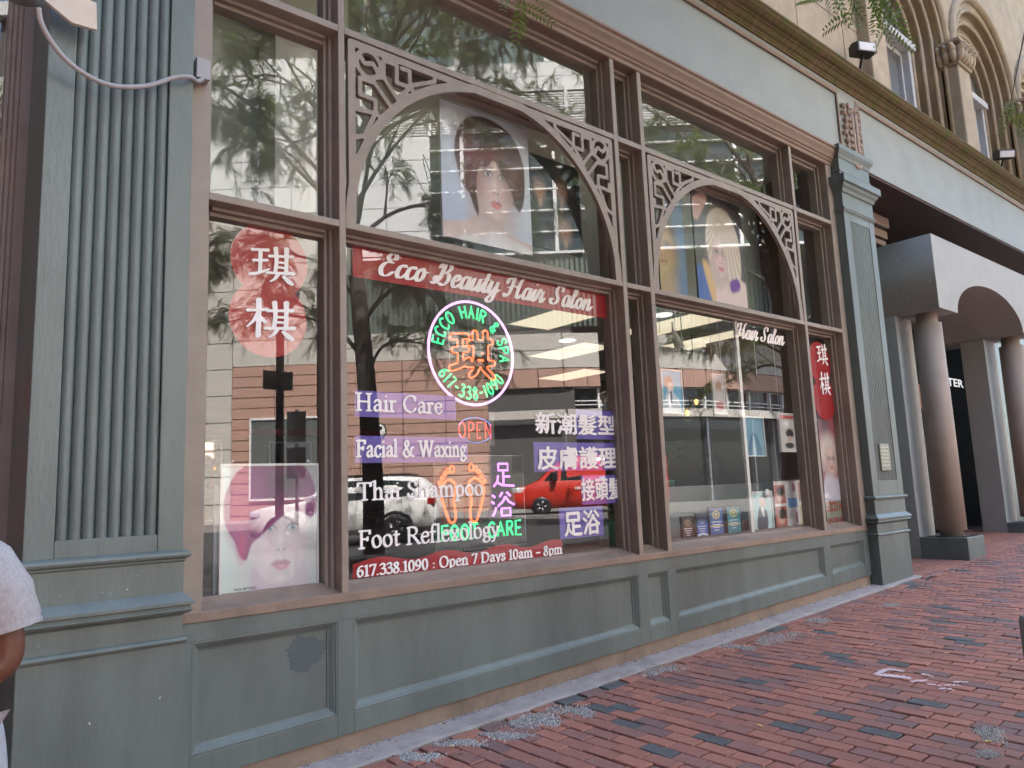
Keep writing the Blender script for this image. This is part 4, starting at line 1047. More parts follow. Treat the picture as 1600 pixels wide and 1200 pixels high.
# red figure-eight stickers with brush characters
def eight(label, c1, c2, ru, boxes, Y=YV):
    t = thing('window_sticker', label, 'sticker')
    (xa, za), (xb, zb) = PY(*c1, Y), PY(*c2, Y); xe, _ = PY(c1[0] + ru, c1[1], Y); r = abs(xe - xa)
    st = [[(xa, za, 1), (xa + .001, za, 1)], [(xb, zb, 1), (xb + .001, zb, 1)]]
    F_ = field(st, (r, r, 0), r / 40, r + .05)
    link('backing', fill_mesh('backing', contours(*F_, r / 40), lambda x, y, d: (x, Y + .001 - d, y), .0008), M['red'], t)
    for ch, (u0, v0, u1, v1) in zip((QI, QI2), boxes):
        x0, zt = PY(u0, v0, Y); x1, zb_ = PY(u1, v1, Y)
        F_ = field([[tuple(q) for q in (smooth_path(s_, 4) if len(s_) > 2 else s_)] for s_ in ch], (.056, .04, R(30)), .012)
        lp = contours(*F_, .012); A = np.concatenate([np.array(l) for l in lp]); a = A.min(0); b = A.max(0)
        sx = (x1 - x0) / (b[0] - a[0]); sz = (zt - zb_) / (b[1] - a[1])
        link('character', fill_mesh('character', lp, on_plane(x0 - a[0] * sx, zb_ - a[1] * sz, sx, sz, YV2), .001), M['letter'], t)
eight('red figure-eight sticker with two white brush characters on the narrow left pane', (422, 408), (420, 497), 58, [(388, 376, 461, 448), (384, 462, 462, 534)])
eight('red figure-eight sticker with two white brush characters on the narrow far right pane', (1280.5, 567), (1288, 623), 16.5, [(1273, 535, 1294, 572), (1278, 580, 1298, 618)])

# ------------------------------------------------------------------ neon signs
NE = {'pink': emit('violet_neon', (.95, .42, 1.0), 0.196), 'green': emit('green_neon', (.05, 1.0, .34), 0.122), 'orange': emit('orange_neon', (1.0, .135, .04), 0.233), 'violet': emit('purple_neon', (.72, .26, 1.0), 0.196),
      'red': emit('red_led', (1.0, .07, .05), 0.233), 'blue': emit('blue_led', (.15, .35, 1.0), 0.233)}
YN = YG + .12
STICK = {'E': (.5, ['.45,1 .05,1 .05,0 .45,0', '.05,.5 .4,.5']), 'C': (.55, ['~.5,.85 .3,1 .08,.75 .05,.4 .15,.05 .35,0 .52,.15']), 'O': (.6, ['~.3,1 .1,.8 .05,.5 .1,.2 .3,0 .5,.2 .55,.5 .5,.8 .3,1']),
  'H': (.6, ['.05,0 .05,1', '.5,0 .5,1', '.05,.5 .5,.5']), 'A': (.6, ['.03,0 .28,1 .55,0', '.12,.38 .45,.38']), 'I': (.2, ['.1,0 .1,1']), 'R': (.55, ['.05,0 .05,1', '~.05,1 .4,.95 .45,.72 .3,.52 .05,.5', '.25,.5 .5,0']),
  '&': (.55, ['~.5,0 .2,.6 .15,.85 .28,1 .38,.85 .15,.45 .05,.2 .2,0 .4,.15 .5,.4']), 'S': (.5, ['~.42,.85 .25,1 .08,.8 .2,.55 .4,.4 .4,.12 .2,0 .05,.15']), 'P': (.5, ['.05,0 .05,1', '~.05,1 .4,.95 .45,.72 .3,.5 .05,.48']),
  '6': (.5, ['~.4,.95 .15,.7 .05,.3 .2,0 .42,.15 .4,.42 .2,.5 .06,.3']), '1': (.25, ['.12,0 .12,1']), '7': (.5, ['.05,1 .45,1 .2,0']), '-': (.4, ['.05,.5 .33,.5']), '3': (.5, ['~.05,.9 .25,1 .4,.78 .2,.55', '~.2,.55 .42,.4 .4,.1 .2,0 .05,.12']),
  '8': (.5, ['~.25,1 .08,.78 .25,.54 .42,.28 .25,0 .08,.28 .25,.54 .42,.78 .25,1']), '0': (.5, ['~.25,1 .08,.8 .06,.5 .08,.2 .25,0 .42,.2 .44,.5 .42,.8 .25,1']), '9': (.5, ['~.1,.05 .35,.3 .45,.7 .3,1 .08,.85 .1,.58 .3,.5 .44,.7']),
  'F': (.48, ['.45,1 .05,1 .05,0', '.05,.52 .38,.52']), 'T': (.55, ['.02,1 .52,1', '.27,1 .27,0']), 'N': (.6, ['.05,0 .05,1 .5,0 .5,1']), ' ': (.45, [])}
def stick(ch):
    adv, L = STICK[ch]; out = []
    for s_ in L:
        sm = s_[0] == '~'; pts = [tuple(map(float, q.split(','))) for q in s_.lstrip('~').split()]
        out.append([tuple(q) for q in smooth_path(pts, 4)] if sm else pts)
    return adv, out
(cxn, czn) = PY(738, 551.5, YN); rn = (PY(803.2, 551, YN)[0] - PY(672.7, 552, YN)[0]) / 2
t = thing('neon_sign', 'round violet neon ring sign with green phone number and orange Chinese character', 'neon sign')
MB().tube([(cxn + rn * math.cos(a), YN, czn + rn * math.sin(a)) for a in np.linspace(0, 2 * math.pi, 64)[:-1]], .0095, 8, True).build('ring_tube', NE['pink'], t)
def arc_text(text, r, hgt, a0, a1, inner, w=.6):
    m = MB(); tot = sum(STICK[c][0] for c in text) + .14 * (len(text) - 1); x = 0
    for ch in text:
        adv, L = stick(ch)
        for st in L:
            pts = []
            for (px, py) in st:
                f = (x + px) / tot; an = a0 + (a1 - a0) * f
                rr = r + (py - .5) * hgt * (1 if not inner else -1)
                pts.append((cxn + rr * math.cos(an), YN + .004, czn + rr * math.sin(an)))
            m.tube(pts, .0075, 6)
        x += adv + .14
    return m
arc_text('ECCO HAIR & SPA', rn * .80, rn * .24, R(172), R(-10), False).build('lettering', NE['green'], t)
arc_text('617-338-1090', rn * .78, rn * .24, R(208), R(328), True).build('number', NE['green'], t)
ks = rn * .98
F_ = field([[(q[0], q[1], 1.0) for q in s_] for s_ in QI], (.062, .062, 0), .016)
lp = contours(*F_, .016, .3)
m = MB()
for l in lp:
    if len(l) > 5: m.tube([(cxn + (a - .5) * ks, YN + .002, czn + (b - .5) * ks * .92) for a, b in l], .0070, 6, True)
m.build('character_tube', NE['orange'], t)
m = MB(); m.tube([(cxn - rn * .5, YN + .02, czn + rn * .85), (cxn - rn * .5, YN + .02, czn - rn * .85)], .004, 6); m.tube([(cxn + rn * .5, YN + .02, czn + rn * .85), (cxn + rn * .5, YN + .02, czn - rn * .85)], .004, 6)
m.tube([(cxn, YN + .02, czn + rn), (cxn, YN + .02, ZT1B)], .003, 6); m.build('support_wire', M['steel'], t)
# LED open sign
YO = YG + .07
t = thing('open_sign', 'small red and blue dotted LED open sign under the round neon', 'led sign')
ox0, oz1 = PY(716, 659, YO); ox1, _ = PY(768, 662, YO); _, oz0 = PY(716, 684, YO)
m = MB(); tot = sum(STICK[c][0] for c in 'OPEN') + .6; x = 0
for ch in 'OPEN':
    adv, L = stick(ch)
    for st in L:
        for a, b in zip(st[:-1], st[1:]):
            d = math.hypot((b[0] - a[0]), (b[1] - a[1])); n = max(1, int(d / .13))
            for k in range(n):
                f = k / n; px = (x + a[0] + (b[0] - a[0]) * f) / tot; pz = a[1] + (b[1] - a[1]) * f
                m.sphere((ox0 + px * (ox1 - ox0), YO, oz0 + pz * (oz1 - oz0)), .0048, 6, 4)
    x += adv + .2
m.build('lettering', NE['red'], t)
m = MB(); oc = ((ox0 + ox1) / 2, (oz0 + oz1) / 2)
for k in range(46):
    a = 2 * math.pi * k / 46
    if abs(math.sin(a)) > .35: m.sphere((oc[0] + .52 * (ox1 - ox0) * math.cos(a), YO, oc[1] + .80 * (oz1 - oz0) * math.sin(a)), .0042, 6, 4)
m.build('oval', NE['blue'], t)
B('board', mat('clear_smoked_board', (.05, .05, .055), .3, .1, 5), t, (ox1 - .02, ox1 + .03, YO + .01, YO + .03, oz0 - .05, oz1 + .08))
# foot care neon
YFN = YG + .10
t = thing('neon_sign', 'foot care neon sign with two orange footprints, purple characters and green words', 'neon sign')
def foot(u0, v0, u1, v1, mir):
    x0, zt = PY(u0, v0, YFN); x1, zb = PY(u1, v1, YFN)
    sole = [(.62, .68), (.42, .70), (.18, .62), (.10, .48), (.2, .30), (.34, .12), (.48, .0), (.68, .02), (.72, .16), (.66, .34), (.72, .50), (.74, .62)]
    toes = [(.62, .88, .11, .11), (.44, .86, .075, .075), (.30, .80, .065, .065), (.17, .73, .06, .06), (.06, .65, .055, .055)]
    f = (lambda a: 1 - a) if mir else (lambda a: a)
    m = MB(); w = x1 - x0; h = zt - zb
    m.tube([(x0 + f(p[0]) * w, YFN, zb + p[1] * h) for p in smooth_path(sole, 5, True)[:-1]], .0088, 6, True)
    for (a, b, ra, rb) in toes:
        m.tube([(x0 + (f(a) + ra * .9 * math.cos(q)) * w, YFN, zb + (b + rb * .55 * math.sin(q)) * h) for q in np.linspace(0, 6.28, 13)[:-1]], .006, 6, True)
    return m
foot(684, 722, 722, 815, False).build('footprint_tube', NE['orange'], t)
foot(722, 719, 761, 813, True).build('footprint_tube', NE['orange'], t)
ZU = ['.30,.95 .70,.95 .70,.68 .30,.68 .30,.95', '.50,.68 .50,.10', '.50,.42 .78,.42', '.28,.48 .24,.22 .08,.02', '.2,.2 .45,.07 .95,.03']
YU = ['.05,.85 .16,.76', '.02,.6 .12,.52', '.04,.05 .12,.15 .2,.38', '.48,.95 .36,.78', '.66,.95 .82,.8', '.6,.78 .48,.58 .28,.42', '.6,.78 .74,.58 .98,.45', '.42,.32 .80,.32 .80,.04 .42,.04 .42,.32']
def cneon(L, u0, v0, u1, v1):
    x0, zt = PY(u0, v0, YFN); x1, zb = PY(u1, v1, YFN); m = MB()
    for s_ in L: m.tube([(x0 + float(q.split(',')[0]) * (x1 - x0), YFN, zb + float(q.split(',')[1]) * (zt - zb)) for q in s_.split()], .0085, 6)
    return m
cneon(ZU, 767, 723, 805, 760).build('character_tube', NE['violet'], t); cneon(YU, 767, 768, 805, 806).build('character_tube', NE['violet'], t)
x0, zb = PY(690, 846, YFN); x1, _ = PY(815, 834, YFN); _, zt = PY(690, 822, YFN); m = MB(); tot = sum(STICK[c][0] for c in 'FOOT CARE') + 8 * .14; x = 0
for ch in 'FOOT CARE':
    adv, L = stick(ch)
    for st in L: m.tube([(x0 + (x + a) / tot * (x1 - x0), YFN, zb + b * (zt - zb)) for a, b in st], .008, 6)
    x += adv + .14
m.build('lettering', NE['green'], t)
acx0, acz0 = PY(681, 864, YFN + .03); acx1, _ = PY(822, 850, YFN + .03); _, acz1 = PY(681, 712, YFN + .03)
acr = glassmat('clear_acrylic', .06, (.93, .94, .94))
MB().quad((acx0, YFN + .03, acz0), (acx1, YFN + .03, acz0), (acx1, YFN + .03, acz1), (acx0, YFN + .03, acz1)).build('acrylic_sheet', acr, t)
m = MB(); m.tube([(acx0, YFN + .03, acz0), (acx1, YFN + .03, acz0), (acx1, YFN + .03, acz1), (acx0, YFN + .03, acz1)], .003, 6, True); m.build('sheet_edge', M['steel'], t)
rnd = random.Random(2); m = MB()
for k in range(4):
    xx = acx0 + (acx1 - acx0) * (.2 + .2 * k)
    m.tube([tuple(p) for p in smooth_path([(xx, YFN + .04, acz0 + .2), (xx + rnd.uniform(-.1, .1), YFN + .06, acz0 + .1), (xx + rnd.uniform(-.1, .1), YFN + .06, acz0 - .03)], 5)], .004, 6)
m.build('cable', M['black'], t)

# ------------------------------------------------------------------ printed posters (colour per vertex, painted in code)
class Paint:
    def __init__(s, w, h, base):
        s.nx, s.ny = w, h
        s.X, s.Y = np.meshgrid(np.linspace(0, 1, w), np.linspace(0, 1, h))
        s.C = np.zeros((h, w, 3)); s.C[:] = base
        s.rs = np.random.RandomState(1)
    def put(s, a, col):
        a = np.clip(a, 0, 1)[..., None]; col = np.array(col); s.C = s.C * (1 - a) + col * a
    def el(s, cx, cy, rx, ry, col, soft=.15, rot=0, op=1.0):
        c, q = math.cos(rot), math.sin(rot); dx, dy = s.X - cx, s.Y - cy
        d = np.sqrt(((dx * c + dy * q) / rx) ** 2 + ((-dx * q + dy * c) / ry) ** 2)
        s.put((1 + soft - d) / (2 * soft) * op if soft > 0 else (d < 1) * op, col)
    def poly(s, pts, col, soft=.01, op=1.0):
        pts = [np.array(p) for p in (smooth_path(pts, 6, True))][:-1]; n = len(pts)
        ins = np.zeros(s.X.shape, bool); dm = np.full(s.X.shape, 9.0)
        for i in range(n):
            a, b = pts[i], pts[(i + 1) % n]
            c = ((a[1] > s.Y) != (b[1] > s.Y)) & (s.X < (b[0] - a[0]) * (s.Y - a[1]) / (b[1] - a[1] + 1e-12) + a[0]); ins ^= c
            d = b - a; L = d @ d + 1e-12; t = np.clip(((s.X - a[0]) * d[0] + (s.Y - a[1]) * d[1]) / L, 0, 1)
            dm = np.minimum(dm, np.hypot(s.X - a[0] - t * d[0], s.Y - a[1] - t * d[1]))
        sd = np.where(ins, dm, -dm); s.put((.5 + sd / (2 * soft)) * op, col); return sd
    def strands(s, mask, cx, cy, amp, fr=60):
        an = np.arctan2(s.X - cx, s.Y - cy + 1e-6); r = np.hypot(s.X - cx, s.Y - cy)
        n = np.sin(an * fr + 3 * np.sin(r * 7)) * .5 + np.sin(an * fr * 2.3 + 5 * r) * .35
        s.C *= 1 + (mask[..., None] > 0) * n[..., None] * amp
    def face(s, cx, cy, rx, ry, skin, lip, eye=(.10, .22, .30), turn=0.0, eyes=(-1, 1), shadow=(.3, .2, .2), soft=1.0):
        """soft portrait features: (a, b) in half face widths / heights about the point between the eyes"""
        L = lambda a, b: (cx + (a + turn * (1 - a * a) * .35) * rx, cy + b * ry)
        k = lambda f: tuple(c * f for c in skin); hi = tuple(min(1, c * 1.15) for c in skin); sf = .05 * rx * soft
        E = lambda a, b, ra, rb, col, so, op=1.0, rot=0: s.el(*L(a, b), ra * rx, rb * ry, col, so, rot, op)
        E(-.85, -.35, .5, .75, k(.72), .9, .75); E(.85, -.35, .5, .75, k(.66), .9, .8); E(0, -1.0, .65, .2, k(.72), .9, .7); E(-.42, -.36, .30, .16, tuple((skin[0], skin[1] * .80, skin[2] * .82)), .9, .6); E(.45, -.36, .30, .16, tuple((skin[0], skin[1] * .80, skin[2] * .82)), .9, .6)
        E(0, .35, .5, .22, hi, .9, .7); E(-.03, -.15, .07, .32, hi, .9, .8); E(.13, -.18, .07, .26, k(.80), .9, .6); E(-.14, .08, .08, .15, k(.80), .9, .5)
        s.poly([L(-.20, -.36), L(0, -.45), L(.20, -.36), L(.10, -.30), L(-.10, -.30)], k(.80), sf * 1.6, .8)
        for sg in (-1, 1): E(sg * .10, -.385, .045, .022, k(.30), .6, .85)
        E(0, -.36, .06, .035, hi, .7, .7)
        for sg in eyes:
            ex = sg * .40
            E(ex, .03, .30, .13, tuple(c * .62 for c in shadow) if shadow else k(.6), .95, .55)
            s.poly([L(ex - .21, -.01), L(ex - .09, .042), L(ex + .07, .045), L(ex + .21, .0 + .01 * sg), L(ex + .07, -.040), L(ex - .09, -.040)], (.74, .73, .73), sf * .6)
            E(ex + .01, .006, .085, .052, eye, .3); E(ex + .01, .006, .04, .025, (.01, .01, .01), .4); E(ex + .035, .02, .018, .011, (.95, .95, .95), .4)
            s.poly([L(ex - .24, -.015), L(ex - .09, .048), L(ex + .07, .052), L(ex + .24, .008 + .02 * sg), L(ex + .08, .082), L(ex - .10, .078)], (.025, .018, .018), sf * .7, .9)
            s.poly([L(ex - .22, -.025), L(ex, -.065), L(ex + .22, -.01), L(ex, -.085)], k(.42), sf, .6)
            s.poly([L(ex - .26, .155 + .02 * sg), L(ex - .02, .195 + .01 * sg), L(ex + .26, .165 + .0 * sg - .01), L(ex + .02, .178 + .01 * sg), L(ex - .20, .145 + .02 * sg)], k(.30), sf * 1.3, .75)
        s.poly([L(-.32, -.62), L(-.12, -.555), L(0, -.575), L(.12, -.555), L(.32, -.62), L(.1, -.632), L(-.1, -.632)], tuple(c * .78 for c in lip), sf * .8)
        s.poly([L(-.31, -.625), L(-.1, -.64), L(.1, -.64), L(.31, -.625), L(.14, -.725), L(-.14, -.725)], lip, sf * .8); E(.02, -.675, .11, .022, tuple(min(1, c * 1.7 + .08) for c in lip), .8, .7)
        s.poly([L(-.34, -.622), L(0, -.642), L(.34, -.622), L(0, -.63)], tuple(c * .28 for c in lip), sf * .5, .9); E(0, -.78, .2, .03, k(.76), .8, .7); E(0, -.88, .16, .06, hi, .9, .5)
    def mesh(s, name, fx):
        V_ = [fx(x, y) for x, y in zip(s.X.ravel(), s.Y.ravel())]; F_ = []
        for j in range(s.ny - 1):
            for i in range(s.nx - 1):
                k = j * s.nx + i; F_.append((k, k + 1, k + 1 + s.nx, k + s.nx))
        me = bpy.data.meshes.new(name); me.from_pydata(V_, [], F_)
        at = me.attributes.new('print', 'FLOAT_COLOR', 'POINT'); C4 = np.ones((s.nx * s.ny, 4), np.float32); C4[:, :3] = np.clip(s.C.reshape(-1, 3), 0, 1)
        at.data.foreach_set('color', C4.ravel()); me.update(); return me
def sheet(paint, Y, box, name='print', parent=None):
    x0, x1, z0, z1 = box
    return link(name, paint.mesh(name, lambda x, y: (x0 + (x1 - x0) * x, Y, z0 + (z1 - z0) * y)), M['print'], parent)
def pxrect(tl, tr, br, bl, Y):
    a, b, c, d = [PY(*p, Y) for p in (tl, tr, br, bl)]
    return ((a[0] + d[0]) / 2, (b[0] + c[0]) / 2, (c[1] + d[1]) / 2, (a[1] + b[1]) / 2)
# purple-haired poster
p = Paint(170, 220, (.72, .82, .79))
sk = (.88, .82, .85)
p.el(.5, .5, .9, .9, (.62, .74, .72), .9, 0, .3)
p.poly([(.30, .16), (.42, -.1), (.9, -.1), (.86, .2), (.7, .3)], (.66, .50, .68), .03)
p.poly([(.36, .30), (.44, .02), (.55, -.06), (.78, -.04), (.80, .2)], (.70, .56, .70), .05, .8)
hd = [(.52, 1.05), (.22, 1.0), (.05, .82), (.02, .62), (.06, .50), (.14, .40), (.19, .29), (.24, .27), (.26, .40), (.95, .58), (.98, .75), (.88, .98)]
p.poly(hd, (.40, .05, .24), .012)
p.poly([(.28, .55), (.60, .66), (.90, .64), (.92, .46), (.87, .26), (.76, .10), (.62, .03), (.48, .06), (.35, .18), (.28, .36)], sk, .010)
p.face(.60, .49, .31, .46, sk, (.66, .26, .38), (.06, .34, .42), .12, shadow=(.8, .45, .62)); p.el(.60, .36, .33, .40, sk, .6, 0, .28)
sd = p.poly([(.52, 1.05), (.22, 1.0), (.05, .82), (.02, .62), (.06, .50), (.13, .40), (.19, .28), (.25, .26), (.30, .37), (.40, .44), (.50, .505), (.60, .57), (.72, .625), (.86, .60), (.95, .56), (.985, .70), (.93, .9)], (.25, .025, .17), .010)
p.strands(np.maximum(sd, 0), .66, .98, .30, 46)
p.el(.66, .88, .30, .17, (.03, .008, .03), .8, .25, .95); p.el(.30, .76, .16, .16, (.40, .07, .28), .9, .5, .6); p.el(.15, .55, .09, .16, (.42, .05, .24), .8, .2, .7); p.el(.20, .36, .05, .10, (.50, .03, .17), .6, 0, .8); p.el(.90, .76, .08, .15, (.36, .07, .27), .9, 0, .6); p.el(.5, .6, .22, .035, (.22, .02, .13), .8, .2, .6)
t = thing('poster', 'framed poster of a purple-haired woman leaning in the left pane', 'poster')
YQ = YG + .03
bx = pxrect((346, 729), (495, 727), (493, 913), (347, 931), YQ)
sheet(p, YQ, bx, 'print', t)
e = .013
m = MB(); m.box(bx[0] - e, bx[0], YQ - .008, YQ + .012, bx[2] - e, bx[3] + e); m.box(bx[1], bx[1] + e, YQ - .008, YQ + .012, bx[2] - e, bx[3] + e)
m.box(bx[0], bx[1], YQ - .008, YQ + .012, bx[3], bx[3] + e); m.box(bx[0], bx[1], YQ - .008, YQ + .012, bx[2] - e, bx[2]); m.build('frame', M['white'], t)
for xx in (bx[0] + .05, bx[1] - .05): MB().lathe([(.010, -.006), (.010, .012)], (xx, YQ, bx[3] + .022), 10).build('hanger', M['steel'], t)
sans('caption', 'PAUL MITCHELL', bx[0] + .07, bx[2] + .015, .013, .12, YQ - .001, M['black'], t, .0)
B('backing', M['greyplastic'], t, (bx[0] - .03, bx[1] - .02, YQ + .03, YQ + .05, bx[2] - .01, bx[3] - .1))
# large portrait, dark red bob
YT = .235
p = Paint(150, 230, (.64, .70, .78))
p.el(.1, .2, .5, .5, (.50, .58, .74), .9, 0, .8)
sk = (.78, .60, .56)
p.poly([(.34, .42), (.36, .22), (.20, .14), (-.1, .08), (-.1, -.1), (1.1, -.1), (1.1, .05), (.80, .10), (.64, .18), (.66, .32)], tuple(c * .9 for c in sk), .012)
p.el(.5, .2, .16, .06, tuple(c * .6 for c in sk), .8, 0, .7)
p.poly([(.2, .03), (.42, .07), (.58, .12), (.8, .08), (1.1, .0), (1.1, -.1), (.1, -.1)], (.82, .78, .77), .02)
p.poly([(.50, .97), (.26, .90), (.15, .72), (.17, .52), (.28, .36), (.45, .42), (.75, .36), (.90, .36), (.93, .66), (.80, .90)], (.035, .018, .022), .010)
p.poly([(.36, .56), (.54, .68), (.78, .60), (.80, .44), (.74, .30), (.64, .205), (.56, .20), (.46, .27), (.38, .40)], sk, .010)
p.face(.565, .545, .205, .345, sk, (.66, .17, .15), (.14, .20, .17), .35, shadow=(.45, .3, .28))
sd = p.poly([(.50, .98), (.26, .91), (.15, .72), (.17, .56), (.27, .40), (.36, .22), (.39, .24), (.37, .40), (.40, .56), (.50, .60), (.58, .66), (.66, .58), (.76, .47), (.82, .34), (.88, .33), (.93, .50), (.92, .72), (.78, .91)], (.045, .014, .018), .008)
p.strands(np.maximum(sd, 0), .54, .96, .5, 42)
p.el(.32, .62, .12, .2, (.19, .02, .028), .9, .2, .8); p.el(.55, .70, .16, .06, (.22, .03, .035), .9, .4, .7); p.el(.80, .58, .08, .16, (.17, .03, .035), .9, -.2, .7); p.el(.48, .86, .26, .09, (.015, .012, .018), .8, 0, .8)
t = thing('poster', 'large portrait of a woman with a dark red bob behind the nearer arch', 'poster')
bx = pxrect((690, 158), (823, 201), (833, 399), (689, 367), YT); sheet(p, YT, bx, 'print', t)
B('board', M['white'], t, (bx[0], bx[1], YT + .003, YT + .02, bx[2], bx[3]))
# dark poster with three heads
p = Paint(70, 100, (.012, .016, .014))
for (a, b, r) in ((.2, .66, .11), (.62, .70, .11), (.66, .28, .13)):
    p.el(a, b - .28, r * 1.9, .20, (.018, .02, .018), .3); p.el(a, b - .13, r * .4, .1, (.40, .24, .13), .4); p.el(a, b + .02, r * 1.3, r * .98, (.06, .035, .02), .3); p.el(a, b - .02, r * .85, r * .8, (.46, .28, .16), .3)
    p.el(a, b + .07, r * .95, r * .4, (.06, .035, .02), .5); p.face(a, b, r * .75, r * .95, (.46, .28, .16), (.4, .12, .1))
t = thing('poster', 'dark poster of three heads beside the dark red bob portrait', 'poster')
bx = pxrect((826, 236), (906, 264), (911, 398), (832, 385), YT); sheet(p, YT + .01, bx, 'print', t)
B('board', M['black'], t, (bx[0], bx[1], YT + .013, YT + .03, bx[2], bx[3]))
# blonde poster in the farther arch
p = Paint(110, 200, (.09, .09, .10))
p.poly([(-.1, .25), (.25, .3), (.45, .12), (.5, -.1), (-.1, -.1)], (.05, .13, .42), .02); p.poly([(.12, .34), (.28, .30), (.42, .05), (.30, -.05)], (.72, .48, .2), .02)
sk = (.78, .60, .58)
p.poly([(.42, .3), (.75, .28), (1.1, .18), (1.1, -.1), (.40, -.1)], sk, .015); p.poly([(.0, .92), (.18, 1.0), (.3, .96), (.14, .78), (.05, .72), (-.05, .8)], (.62, .40, .38), .015)
sd = p.poly([(.50, .90), (.30, .80), (.22, .58), (.26, .36), (.34, .16), (.46, .12), (.60, .2), (.86, .22), (.92, .45), (.88, .70), (.72, .88)], (.62, .53, .45), .012)
p.poly([(.34, .50), (.5, .56), (.66, .52), (.68, .38), (.60, .28), (.50, .26), (.40, .32)], sk, .012); p.face(.50, .47, .19, .24, sk, (.66, .20, .22), (.1, .12, .15), -.1, shadow=(.35, .25, .3))
sd = p.poly([(.50, .90), (.30, .80), (.22, .58), (.28, .38), (.36, .58), (.46, .68), (.56, .50), (.62, .36), (.66, .2), (.86, .22), (.92, .45), (.88, .70), (.72, .88)], (.68, .59, .50), .012)
p.strands(np.maximum(sd, 0), .55, .95, .38, 50)
p.el(.50, .80, .18, .08, (.30, .25, .22), .9, .2, .6); p.poly([(.66, .22), (.84, .26), (.86, .16), (.68, .12)], (.16, .05, .34), .015)
t = thing('poster', 'tall poster of a silver-blonde woman behind the farther arch', 'poster')
bx = pxrect((1082, 297), (1158, 323), (1166, 482), (1090, 464), YT); sheet(p, YT, bx, 'print', t)
B('board', M['black'], t, (bx[0], bx[1], YT + .003, YT + .02, bx[2], bx[3]))
p = Paint(50, 110, (.10, .18, .30)); p.el(.1, .5, .55, .42, (.10, .07, .04), .2); p.el(.12, .42, .42, .30, (.52, .36, .17), .25); p.face(.16, .46, .40, .26, (.52, .36, .17), (.4, .18, .12)); p.el(.1, .02, .5, .2, (.45, .3, .16), .4)
t = thing('poster', 'golden-toned face poster at the left edge of the farther arch', 'poster')
bx = pxrect((1026, 300), (1066, 314), (1074, 462), (1030, 452), YT); sheet(p, YT, bx, 'print', t)
B('board', M['black'], t, (bx[0], bx[1], YT + .003, YT + .02, bx[2], bx[3]))
# slim poster with red words in the last pane
p = Paint(50, 190, (.34, .10, .13))
p.el(.3, .80, .35, .14, (.46, .42, .46), .5); p.el(.35, .63, .3, .12, (.16, .10, .14), .6); p.el(.85, .55, .3, .3, (.50, .08, .10), .7)
p.el(.35, .44, .40, .11, (.66, .58, .52), .35); p.el(.42, .39, .24, .08, (.72, .52, .46), .3); p.face(.42, .40, .22, .08, (.72, .52, .46), (.55, .15, .15)); p.poly([(.0, .16), (.1, .30), (.45, .30), (.8, .26), (1.0, .18), (1.0, .15)], (.60, .58, .66), .02)
p.put((p.Y < .155) * 1.0, (.24, .28, .20))
t = thing('poster', 'slim salon poster with red words in the narrow far right pane', 'poster')
YR = YG + .03
bx = pxrect((1272, 560), (1306, 566), (1327, 822), (1290, 827), YR); sheet(p, YR, bx, 'print', t)
w = bx[1] - bx[0]; hh = bx[3] - bx[2]
sans('lettering', 'ECCO HAIR', bx[0] + .02 * w, bx[2] + .095 * hh, .045 * hh * 1.25, .95 * w, YR - .002, M['red'], t, .02); sans('lettering', 'SPA 338 1090', bx[0] + .05 * w, bx[2] + .03 * hh, .030 * hh, .7 * w, YR - .002, M['red'], t, .02)
# ------------------------------------------------------------------ salon interior
def PZ(u, v, z):
    d = ray(u, v); p = CAM + d * ((z - CZ) / d[2]); return float(p[0]), float(p[1])
XI0, XI1, YI0, YI1, ZF, ZCE = 1.06, 9.6, .24, 10.5, .46, 3.30
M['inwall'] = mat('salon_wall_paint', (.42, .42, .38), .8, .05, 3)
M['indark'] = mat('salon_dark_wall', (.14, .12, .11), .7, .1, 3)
M['infloor'] = mat('salon_floor_tile', (.30, .27, .24), .35, .12, 4)
rm = kind(B('salon_floor', M['infloor'], None, (XI0, XI1, YI0, YI1, ZF - .1, ZF)), 'structure')
kind(B('salon_ceiling', M['inwall'], None, (XI0, XI1, 1.0, YI1, ZCE, ZCE + .1)), 'structure')
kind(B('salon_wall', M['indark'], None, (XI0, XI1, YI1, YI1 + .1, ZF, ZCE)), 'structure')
kind(B('salon_wall', M['inwall'], None, (XI0 - .1, XI0, YI0, YI1, ZF, 5.4)), 'structure')
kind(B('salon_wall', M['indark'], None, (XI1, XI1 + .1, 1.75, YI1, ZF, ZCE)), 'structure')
kind(B('salon_wall', mat('dark_wood_panelling', (.085, .045, .035), .5, .2, 5, stretch=(1, 4, .4)), None, (PXR0 + .0, PXR0 + .08, YI0, 1.9, ZF, 5.4)), 'structure')
kind(B('bulkhead_wall', mat('bulkhead_paint', (.30, .31, .27), .8, .08, 2), None, (XI0, PXR0, 1.0, 1.1, ZCE + .1, 5.4)), 'structure')
kind(B('window_board', M['sill'], None, (XI0, PXR0, YG + .06, .75, ZS - .12, ZS + .02)), 'structure')
kind(B('window_head_board', M['inwall'], None, (XI0, PXR0, .24, 1.0, 5.12, 5.2)), 'structure')
